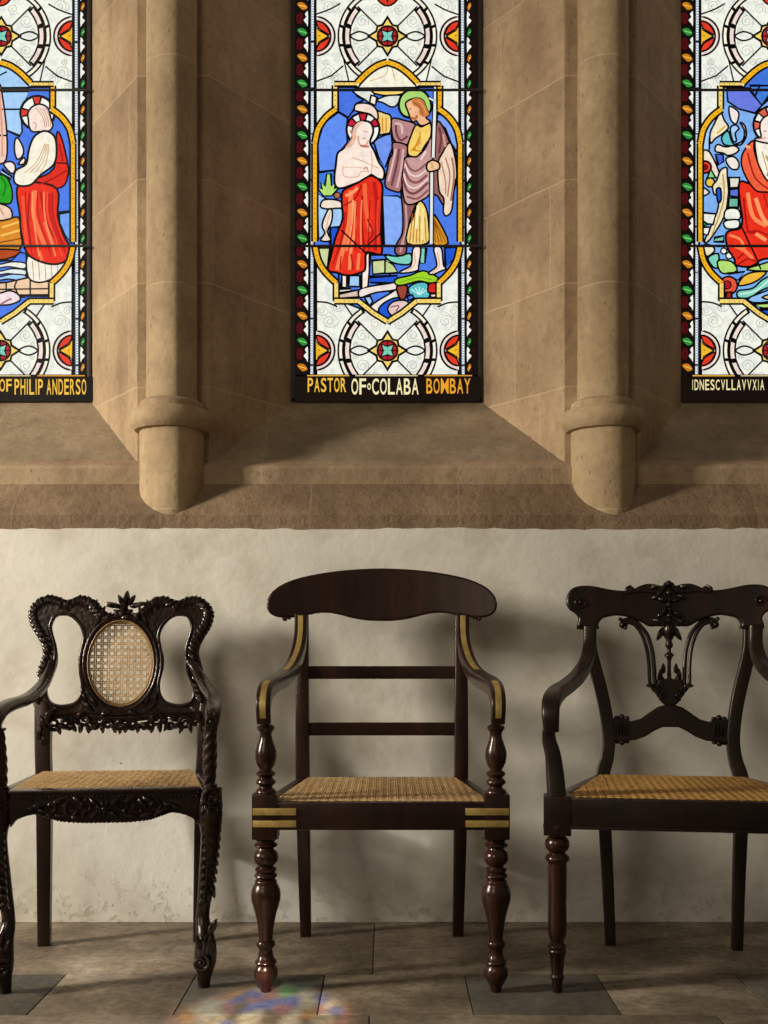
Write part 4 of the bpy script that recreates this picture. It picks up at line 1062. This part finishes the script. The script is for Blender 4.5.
# gadrooned acanthus edge
def edge_leaves(P, step, L, W, H, inset, tilt, lift=.013, every=None, flip=1):
    acc = 0; n = len(P); tot = 0
    for i in range(n):
        p, q_ = Vector((P[i][0], 0, P[i][1])), Vector((P[(i+1) % n][0], 0, P[(i+1) % n][1])); seg = (q_-p).length; acc += seg
        if acc >= step:
            acc -= step; d, o = outward(P, i)
            if every and not every(P[i]): continue
            # orient towards the middle of each side
            c = p+o*inset*flip
            dirn = (d*math.cos(tilt)+o*math.sin(tilt))
            w_ = bb(Vector((c.x, 0, c.z))); frame.add(lump(w_+Vector((0, -lift, 0)), dirn, NRM, L, W, H, nu=6, nv=5))
area_sign = sum(OUT[i][0]*OUT[(i+1) % len(OUT)][1]-OUT[(i+1) % len(OUT)][0]*OUT[i][1] for i in range(len(OUT)))
fl = -1 if area_sign < 0 else 1
edge_leaves(OUT, .0135, .043, .0165, .013, .015, .80, .010, lambda p: p[0] < 0 and p[1] > .64, fl)
OUTm = [(-x, z) for x, z in OUT]
edge_leaves(OUTm, .0135, .043, .0165, .013, .015, .80, .010, lambda p: p[0] > 0 and p[1] > .64, -fl)
# mouldings round the openings
for Hh in (HL, HR):
    pts = [bb(Vector((x, -.012, z))) for x, z in Hh]
    c = sum(pts, Vector())/len(pts)
    frame.add(tube([p+(p-c).normalized()*.006 for p in pts[::2]], .0052, n=8, sub=2, closed=True))
frame.add(tube([bb(Vector((x, -.012, z))) for x, z in ell(.099, .129, 40)], .006, n=8, sub=2, closed=True))
# acanthus clusters beside the oval, top and bottom
for s in (-1, 1):
    for (cx, cy, a, L_, W_) in ((345, 112, 60, .05, .016), (322, 92, 70, .05, .016), (300, 80, 80, .045, .015), (280, 76, 100, .04, .014), (362, 128, 50, .045, .015), (335, 140, 70, .04, .014), (312, 420, -40, .05, .016), (330, 408, -60, .045, .015), (300, 395, -75, .04, .014),
                                (372, 440, 20, .04, .014), (232, 90, 120, .04, .014), (212, 84, 100, .035, .013)):
        x, z = b2(cx, cy); a = math.radians(a); d = Vector((s*math.cos(a)*-1, 0, math.sin(a)))
        frame.add(lump(bb(Vector((s*-x if s > 0 else x, -.012, z))), d, NRM, L_, W_, .009))
# finial leaves
for (cx, cy, ang, L_, W_) in ((425, 62, 80, .045, .018), (408, 68, 115, .035, .014), (442, 68, 55, .036, .014), (388, 84, 160, .045, .014), (465, 82, 15, .05, .014), (375, 86, 175, .03, .012), (482, 78, 0, .03, .012), (418, 92, 90, .04, .022), (400, 108, 150, .03, .014), (432, 108, 30, .03, .014)):
    x, z = b2(cx, cy); a = math.radians(ang)
    frame.add(lump(bb(Vector((x, -.008, z))), (math.cos(a), 0, math.sin(a)), NRM, L_, W_, .010, tip=.004))
    frame.add(lump(bb(Vector((x, .006, z))), (math.cos(a), 0, math.sin(a)), (0, 1, 0), L_, W_, .006))
frame.build('back_frame', M_ebon, cl, ang=50)
# cane oval
pan = cane(ell(.090, .119, 40), .0176, .0030, .0020, lambda p: bb(Vector((p[0], -.002, p[1]))), (0, -1, 0), .155)
pan.build('cane_panel', M_canep, cl, ang=0)
rim = MB().add(sweep([bb(Vector((x, -.0145, z))) for x, z in ell(.0885, .1165, 40)], .007, .004, lat=(0, 1, 0), n=8, sub=2, closed=True))
rim.add(sweep([bb(Vector((x, -.0125, z))) for x, z in ell(.0845, .1125, 40)], .003, .006, lat=(0, 1, 0), n=6, sub=2, closed=True))
rim.build('cane_binding', M_caneb, cl)
# pierced foliate lower rail
low = MB()
low.add(sweep([bp(165, 448), bp(290, 452), bp(413, 462), bp(536, 452), bp(661, 448)], .018, .016, lat=(0, 0, 1), rnd=.5))
for s in (-1, 1):
    def m(cx, cy, dy=0): p = bp(cx, cy, dy=dy); return Vector((BX+(p.x-BX)*(-s), p.y, p.z))
    for (cx, cy, r, st, cw) in ((202, 475, .019, 0, 1), (298, 462, .020, 90, -1), (372, 478, .014, 200, 1), (168, 470, .012, 40, -1), (250, 482, .012, 120, 1), (335, 482, .011, 60, -1)):
        p = m(cx, cy, -.008); low.add(spiral(p, r, 1.5, r*.18, .0062, math.radians(st), cw*s))
    for (cx, cy, a, L_, W_) in ((230, 485, -20, .045, .016), (262, 488, -60, .03, .013), (330, 485, 30, .04, .014), (355, 492, -80, .028, .012), (185, 492, -100, .03, .013), (215, 496, -70, .028, .012), (285, 490, -95, .03, .013), (392, 488, -70, .035, .014), (240, 462, 15, .035, .014), (315, 470, -30, .035, .014), (270, 468, -50, .03, .013), (310, 494, -80, .025, .012)):
        a = math.radians(a); low.add(lump(m(cx, cy, -.008), (-s*math.cos(a)*-1*-1, 0, math.sin(a)), NRM, L_, W_, .011))
        low.add(lump(m(cx, cy, .006), (-s*math.cos(a)*-1*-1, 0, math.sin(a)), (0, 1, 0), L_, W_, .006))
for k in range(5):
    a = math.radians(-90+(k-2)*38); p = bp(413, 478, dy=-.010)
    low.add(lump(p+Vector((math.cos(a)*.012, 0, math.sin(a)*.012)), (math.cos(a), 0, math.sin(a)), NRM, .034, .013, .012))
low.add(ball(bp(413, 470, dy=-.014), .011))
low.build('lower_back_rail', M_ebon, cl, ang=50)
# rear legs with stiles
for s in (-1, 1):
    X = lambda v: BX*.6+s*v
    pts = [(X(.203), .395, 0), (X(.206), .412, .2), (X(.210), .43, .42), (X(.214), .436, .50), (X(.216), .445, .58), (X(.222), .455, .64)]
    MB().add(sweep(pts, [.032, .036, .040, .040, .042, .036], [.032, .036, .042, .04, .036, .028], rnd=.25)).build('back_leg', M_ebsm, cl)
    # carved ear brackets where stile meets pierced rail
    eb = MB()
    for (dx_, dz, a, L_) in ((.0, .585, 70, .05), (-.012, .60, 110, .05), (.01, .56, 95, .05), (-.02, .615, 140, .04), (.0, .54, 90, .04)):
        a = math.radians(a); eb.add(lump((X(.212)+s*dx_, .425, dz), (-s*math.cos(a)*-1, 0, math.sin(a)), (0, -1, 0), L_, .018, .012))
    eb.build('stile_bracket', M_ebon, cl, ang=50)
    # arms
    raw = [(.182, .447, .752), (.196, .425, .722), (.213, .36, .686), (.232, .25, .660), (.242, .12, .652), (.245, .03, .642), (.245, -.018, .624), (.243, -.020, .602)]
    xs_ = [BX*(1-min(1, i/3))*.9 for i in range(len(raw))]
    P = [(xs_[i]+s*a, b, c_) for i, (a, b, c_) in enumerate(raw)]
    am = MB().add(sweep(P, [.020, .026, .033, .036, .038, .038, .036, .026], [.016, .020, .024, .026, .028, .030, .034, .028], rnd=.7))
    Pc = cr(P, 5)
    for i in range(24, len(Pc)-1, 1):
        d = (Pc[i+1]-Pc[i]).normalized()
        for e in (-1, 1): am.add(lump(Pc[i]+Vector((e*.008, 0, .0))+Vector((0, -.012 if i > 30 else -.003, .010 if i < 33 else 0)), d+Vector((e*.6, 0, 0)), (e*.5, -.6, .8), .024, .010, .006))
    am.add(spiral((P[-1][0], -.036, .617), .013, 1.4, .003, .005, 0, s)); am.add(ball((P[-1][0], -.035, .617), .006))
    am.build('armrest', M_ebon, cl, ang=50)
    # rope-carved support
    V, F = [], []; nz, nn = 60, 24
    for i in range(nz+1):
        u = i/nz; z = .462+(.605-.462)*u; r = .0135+.003*math.sin(PI*u)+(.004 if u < .06 or u > .95 else 0)
        cx_ = s*(.236+.004*u); cy_ = .004-.014*u
        for k in range(nn):
            a = 2*PI*k/nn; rr = r*(1+.07*math.cos(4*(a-s*u*9))); V.append((cx_+rr*math.cos(a), cy_+rr*math.sin(a), z))
    for i in range(nz):
        for k in range(nn): a, b = i*nn+k, i*nn+(k+1) % nn; F.append((a, b, b+nn, a+nn))
    F.append(list(range(nn))[::-1]); F.append([len(V)-nn+k for k in range(nn)])
    MB().add((V, F)).build('arm_support', M_ebsm, cl, ang=60)
    # cabriole front leg
    pr = [(695, 28, 78, .0), (695, 80, 82, -.004), (697, 130, 80, -.012), (698, 180, 66, -.014), (693, 240, 60, -.010), (686, 310, 56, -.003), (679, 380, 50, .006), (671, 440, 44, .010), (670, 480, 48, .006), (678, 520, 62, -.004), (681, 560, 72, -.012), (680, 600, 74, -.016), (678, 640, 56, -.012), (675, 668, 44, -.008), (675, 694, 40, -.006)]
    P = [(s*(a-350.6)*.000693, d_, max(0.001, .482-.000693*b)) for a, b, c_, d_ in pr]; W_ = [c_*.000693 for *_, c_, _d in pr]
    lg = MB().add(sweep(P, W_, [w_*.95 for w_ in W_], n=20))
    # carving on the knee: paired leaves down the front and an outer fringe
    for k in range(13):
        u = k/12; z = .435-.235*u; xk = s*(.239-.008*u*u*1.6); wk = .026*(1-.45*u)
        yk = -.034+.016*u
        for e in (-1, 1):
            lg.add(lump((xk+e*wk*.42, yk+.003, z), (e*.55, 0, -1), (e*.3, -1, 0), .034-.008*u, .012, .009))
        lg.add(lump((xk, yk-.002, z), (0, 0, -1), (0, -1, 0), .026, .008, .008))
        if k < 11: lg.add(lump((xk+s*wk*.85, yk+.014, z-.006), (s*.5, 0, -1), (s, -.4, 0), .026, .011, .008))
    for (dx_, z, a) in ((.020, .222, -75), (.010, .214, -95), (-.002, .216, -110)):
        a = math.radians(a); lg.add(lump((s*(.226+dx_), -.016, z), (s*math.cos(a), 0, math.sin(a)), (0, -1, 0), .032, .013, .009))
    # knee volute
    lg.add(spiral((s*.245, -.036, .445), .020, 1.6, .003, .005, math.radians(90), s)); lg.add(ball((s*.245, -.036, .445), .004))
    # scroll foot
    lg.add(spiral((s*.220, -.046, .066), .019, 1.6, .003, .0052, math.radians(60), -s)); lg.add(ball((s*.220, -.046, .066), .0045))
    for (x, z, a, L_) in ((.236, .13, 70, .05), (.244, .142, 60, .045), (.226, .125, 100, .05), (.238, .10, 85, .06), (.246, .085, 95, .06), (.214, .11, 110, .04)):
        a = math.radians(a); lg.add(lump((s*x, -.038+max(0, z-.09)*.35, z), (s*math.cos(a), 0, math.sin(a)), (s*.3, -1, 0), L_, .015, .010, tip=.003))
    lg.add(lump((s*.247, -.006, .140), (s*.15, 0, 1), (s, -.3, 0), .034, .018, .008, tip=.003))
    lg.build('front_leg', M_ebon, cl, ang=50)
    MB().add(sweep([(s*.240, .02, .432), (BX*.9+s*.212, .43, .425)], .024, .052, rnd=.2, smooth=False)).build('side_rail', M_ebsm, cl)
# carved apron
y2 = lambda cy: .482-.000693*cy
x2 = lambda cx: (cx-350.6)*.000693
ap = [(x2(350), y2(28)), (x2(60), y2(28)), (x2(36), y2(60)), (x2(46), y2(150)), (x2(62), y2(128)), (x2(90), y2(114)), (x2(130), y2(106)), (x2(165), y2(118)), (x2(210), y2(132)), (x2(280), y2(138)), (x2(350), y2(138))]
ap = ap+[(-x, z) for x, z in reversed(ap[1:-1])]
fr = MB().add(plate([ap], .024, .004, lambda v: Vector((v.x, v.y-.008, v.z))))
for s in (-1, 1):
    for (cx, cy, r, st, cw) in ((240, 92, .016, 0, 1), (180, 84, .013, 180, -1), (295, 82, .014, 90, -1)):
        fr.add(spiral((s*-x2(cx), -.021, y2(cy)), r, 1.5, .003, .0050, math.radians(st), cw*s))
    for (cx, cy, a, L_, W_) in ((140, 78, 10, .035, .013), (155, 96, -20, .04, .013), (118, 86, 20, .03, .012), (210, 112, -10, .04, .012), (205, 62, 20, .035, .012), (262, 116, 10, .035, .013), (268, 60, -20, .035, .012), (320, 108, 40, .03, .012), (318, 70, -40, .03, .012), (175, 108, -20, .03, .011), (228, 72, 45, .03, .012), (285, 104, 70, .03, .012)):
        a = math.radians(a); fr.add(lump((s*-x2(cx), -.019, y2(cy)), (-s*math.cos(a), 0, math.sin(a)), (0, -1, 0), L_, W_, .013))
for k in range(7):
    a = 2*PI*k/7+.2; fr.add(lump((math.cos(a)*.010, -.021, y2(90)+math.sin(a)*.010), (math.cos(a), 0, math.sin(a)), (0, -1, 0), .020, .010, .008))
fr.add(ball((0, -.026, y2(90)), .006))
E = [Vector((x, 0, z)) for x, z in ap]
acc = 0
seq = [(x2(90), y2(110)), (x2(130), y2(103)), (x2(165), y2(114)), (x2(210), y2(128)), (x2(280), y2(134)), (x2(350), y2(134))]; seq = seq+[(-x, z) for x, z in reversed(seq[:-1])]
sp_ = cr([(x, 0, z) for x, z in seq], 10)
for i in range(0, len(sp_), 2): fr.add(ball((sp_[i].x, -.021, sp_[i].z), .0030, n=6))
for k in range(44):
    if k % 6 not in (0, 5): fr.add(ball((-.21+.42*k/43, -.021, y2(50)), .0026, n=6))
fr.add(box(-.215, .215, -.024, .02, y2(38), y2(27), .003))
fr.build('carved_apron', M_ebon, cl, ang=50)
MB().add(box(BX-.20, BX+.19, .42, .446, .40, .452, .003)).build('back_rail', M_ebsm, cl)
poly = [(-.222, -.008), (.222, -.008), (BX+.198, .415), (BX-.198, .415)]
cane(poly, .0182, .0031, .0020, lambda p: (p[0], p[1], .458), (0, 0, 1)).build('cane_seat', M_cane, cl, ang=0)

# ------------------------------------------------------------------ right chair: near-black, lyre splat
R2 = math.radians(-8); C2 = Vector((.683, 2.455, 0))
cz = thing('armchair', 'near-black armchair with a lyre-shaped openwork back, rightmost of the chairs', 'chair', C2, R2)
BX2 = .010
r2 = lambda cx, cy: ((cx-450)*.000833, 1.0239-.000833*cy)
def yb2(z): return .452+max(0, z-.45)*.13
def rp(cx, cy, dy=0): x, z = r2(cx, cy); return Vector((x+BX2, yb2(z)+dy, z))
def rb(v): return Vector((v.x+BX2, v.y+yb2(v.z), v.z))
def sym2(pts): L = [r2(*p) for p in pts]; return L+[(-x, z) for x, z in reversed(L[1:-1])]
cp = [(450, 74), (425, 80), (405, 75), (382, 74), (360, 80), (343, 88), (335, 82), (322, 86), (316, 95), (285, 95), (245, 88), (205, 80), (165, 80), (138, 90), (123, 112), (121, 140), (133, 160), (150, 172), (160, 188), (157, 214), (190, 218), (222, 218), (226, 204), (238, 188), (262, 181), (290, 178), (330, 186), (362, 200), (388, 214), (415, 214), (450, 216)]
crest = MB().add(plate([sm2(sym2(cp), 4)], .030, .007, lambda v: rb(Vector((v.x, v.y-.25*v.x*v.x+.004, v.z)))))
for s in (-1, 1):
    m = lambda cx, cy, dy=0: Vector((BX2+s*(rp(cx, cy).x-BX2)*-1, rp(cx, cy).y+dy, rp(cx, cy).z))
    crest.add(spiral(m(166, 134, -.026), .016, 1.5, .003, .0045, 0, s)); crest.add(ball(m(166, 134, -.026), .006))
    crest.add(tube([m(330, 80, -.006), m(316, 92, -.012), m(330, 104, -.014), m(360, 96, -.014)], [.003, .005, .004, .003]))
    crest.add(sweep([m(155, 216, -.002), m(190, 220, -.002), m(226, 216, -.002)], .010, .034, lat=(0, 0, 1), rnd=.5))
    crest.add(sweep([m(300, 110, -.016), m(350, 100, -.016), m(410, 104, -.016)], .003, .004, lat=(0, 0, 1), n=6))
    for (cx, cy, a, L_) in ((425, 100, 130, .03), (410, 118, 160, .028), (430, 128, 200, .03), (436, 84, 100, .024), (425, 175, 150, .03), (415, 195, 190, .03), (430, 205, 240, .03), (436, 162, 110, .026), (404, 86, 170, .022)):
        a = math.radians(a); p = m(cx, cy, -.016); crest.add(lump(p, (math.cos(a)*(1 if s > 0 else -1) * 1, 0, math.sin(a)), (0, -1, .1), L_, .012, .010))
crest.add(ball(rp(450, 105, -.02), .009)); crest.add(ball(rp(450, 180, -.02), .008)); crest.add(ball(rp(450, 76, -.012), .010))
for k in range(6): crest.add(lump(rp(450, 112+k*17, -.018), (0, 0, -1), (0, -1, 0), .022, .012, .010))
crest.build('crest_rail', M_blk, cz, ang=45)
# lyre splat
ly = MB()
for s in (-1, 1):
    m = lambda cx, cy, dy=0: Vector((BX2-s*(rp(cx, cy).x-BX2), rp(cx, cy).y+dy, rp(cx, cy).z))
    for off, rr in ((0, .0052), (-16, .0048)):
        o_ = off
        ly.add(tube([m(300-o_*.1, 196-o_*.2), m(325+o_*.1, 190-o_*.7), m(352+o_*.5, 203-o_*.5), m(380+o_*.9, 240-o_*.2), m(396+o_*1, 290), m(402+o_*1, 340), m(404+o_*1, 395), m(412+o_*.5, 425)], rr*1.05, n=10))
    ly.add(sweep([m(322, 192, .003), m(358, 210, .003), m(385, 245, .003), m(396, 300, .003), m(400, 345, .003), m(402, 400, .003)], .014, .008, lat=(0, 1, 0), rnd=.3))
    ly.add(spiral(m(304, 206, 0), .012, 1.3, .003, .005, math.radians(90), s)); ly.add(ball(m(302, 208, -.003), .007))
    ly.add(ball(m(296, 190), .006)); ly.add(ball(m(312, 218), .0055))
    ly.add(lump(m(392, 406, -.006), (s*-1*-1*0-s*-1, 0, .1), (0, -1, 0), .03, .012, .008)); ly.add(ball(m(384, 405), .006))
    for (cx, cy, a, L_) in ((420, 370, 95, .035), (430, 350, 90, .03), (415, 420, 120, .03), (428, 440, 130, .03)):
        a = math.radians(a); ly.add(lump(m(cx, cy, -.008), (-s*math.cos(a)*-1, 0, math.sin(a)), (0, -1, 0), L_, .013, .010))
bowl = [(450, 376), (436, 384), (424, 366), (414, 372), (408, 395), (392, 402), (396, 416), (408, 438), (424, 460), (436, 468), (450, 470)]
ly.add(plate([sm2(sym2(bowl), 4)], .018, .006, rb))
ly.add(lathe([(z, r_) for z, r_ in ((.700, .005), (.715, .006), (.728, .0045), (.742, .005), (.752, .0045), (.762, .008), (.766, .013), (.771, .012), (.775, .006), (.785, .0045), (.79, .009), (.797, .011), (.806, .007), (.82, .013), (.836, .018), (.85, .012))], BX2, yb2(.77), 16))
ly.add(lump(rp(450, 232, -.004), (0, 0, -1), (0, -1, 0), .05, .040, .012)); 
for s in (-1, 1): ly.add(lump(rp(450-s*26, 238, -.004), (-s*.6, 0, -1), (0, -1, 0), .045, .018, .012))
ly.build('lyre_splat', M_blk, cz, ang=50)
# arched lower back rail
AR = [(262, 514), (300, 512), (330, 520), (358, 512), (385, 492), (412, 474), (432, 468), (450, 466)]
AR2 = [(450, 534), (425, 538), (400, 550), (372, 568), (340, 580), (312, 582), (290, 586), (262, 588)]
L1 = [r2(*p) for p in AR]; L2_ = [r2(*p) for p in AR2]
poly_ = L1+[(-x, z) for x, z in reversed(L1[:-1])]+[(-x, z) for x, z in reversed(L2_[1:])]+L2_[1:]
arch = MB().add(plate([poly_], .020, .005, rb))
for s in (-1, 1):
    m = lambda cx, cy, dy=0: Vector((BX2-s*(rp(cx, cy).x-BX2), rp(cx, cy).y+dy, rp(cx, cy).z))
    for cy in (512, 584):
        arch.add(ball(m(282, cy), .008)); arch.add(ball(m(298, cy-4 if cy < 550 else cy+4), .0085)); arch.add(ball(m(314, cy), .007))
    for k in range(4): arch.add(lump(m(284+k*10, 548, -.010), (0, 0, 1), (0, -1, 0), .05, .009, .006))
arch.build('arched_rail', M_blk, cz, ang=45)
for s in (-1, 1):
    m = lambda cx, cy, dy=0: Vector((BX2-s*(rp(cx, cy).x-BX2), rp(cx, cy).y+dy, rp(cx, cy).z))
    p = [Vector((.012+s*.162, .418, 0)), Vector((.012+s*.170, .436, .2)), Vector((.012+s*.180, .450, .40)), m(236, 690), m(250, 640), m(256, 580), m(248, 500), m(232, 420), m(214, 350), m(200, 290), m(196, 215)]
    MB().add(sweep(p, [.027, .031, .035, .036, .034, .033, .033, .034, .034, .034, .032], [.030, .034, .040, .036, .030, .028, .028, .028, .028, .028, .024], rnd=.2)).build('back_leg', M_blk, cz)
    # arm
    ua = [(590, 627, 2.905), (589.5, 645, 2.895), (586, 662, 2.86), (578, 676, 2.79), (567, 686, 2.68), (557, 693, 2.57), (551.5, 702, 2.50), (550.5, 715, 2.475), (551.5, 731, 2.48)]
    ua = [Matrix.Rotation(-R2, 3, 'Z') @ (un(*u)-C2) for u in ua]
    mid = [(.262, .32, .720), (.286, .21, .690), (.303, .10, .672), (.310, .03, .660), (.312, -.012, .640), (.312, -.022, .615), (.310, -.014, .590)]
    P = [(BX2*max(0, 1-i/5)+s*(abs(q_.x-BX2*max(0, 1-i/5))), q_.y, q_.z) for i, q_ in enumerate(ua)]
    MB().add(sweep(P, [.034, .034, .035, .036, .038, .040, .041, .040, .034], [.024, .027, .030, .032, .032, .034, .035, .035, .026], rnd=.45)).build('armrest', M_blk, cz)
    # support
    ex = abs(P[-1][0]); S_ = [(s*(ex+.006), .006, .600), (s*(ex+.005), .006, .575), (s*(ex-.003), .006, .545), (s*.302, .006, .510), (s*.299, .003, .475), (s*.297, .0, .448)]
    MB().add(sweep(S_, [.028, .032, .036, .040, .042, .042], [.030, .032, .036, .038, .040, .040], rnd=.5)).build('arm_support', M_blk, cz)
    # turned front leg
    zl = lambda cy: CH+(HZ-(760+.31*cy))/437
    k2 = .31/437
    pf = [(205, 44), (214, 46), (222, 44), (232, 36), (240, 28), (246, 27), (252, 33), (262, 39), (274, 40), (286, 36), (294, 28), (299, 25), (304, 30), (311, 38), (319, 40), (325, 36), (329, 31), (336, 30), (350, 31), (400, 30), (450, 29.5), (520, 30), (555, 30), (570, 27), (582, 21), (588, 21), (593, 27), (600, 31), (606, 28), (611, 27), (616, 31), (622, 28), (627, 25), (660, 22), (690, 19), (695, 22), (700, 23), (706, 20), (712, 18), (735, 16), (750, 14)]
    lg = MB().add(lathe([(max(0, zl(a)), b*k2) for a, b in pf][::-1], s*.296, 0, 32))
    lg.add(mat=1, vf=box(s*.296-.031, s*.296+.031, -.031, .031, .362, .452, .003)); lg.build('front_leg', [M_turn, M_blk], cz, ang=50)
    MB().add(sweep([(s*.298, .02, .416), (.010+s*.188, .45, .416)], .026, .060, rnd=.15, smooth=False)).build('side_rail', M_blk, cz)
rail = MB().add(box(-.270, .270, -.029, .0, .378, .447, .003))
rail.add(box(-.270, .270, -.031, -.02, .378, .384, .001)); rail.build('front_rail', M_blk, cz)
MB().add(box(-.162, .182, .435, .461, .385, .447, .003)).build('back_rail', M_blk, cz)
poly = [(-.278, -.014), (.278, -.014), (.198, .435), (-.176, .435)]
cane(poly, .0182, .0031, .0020, lambda p: (p[0], p[1], .449), (0, 0, 1)).build('cane_seat', M_caneg, cz, ang=0)
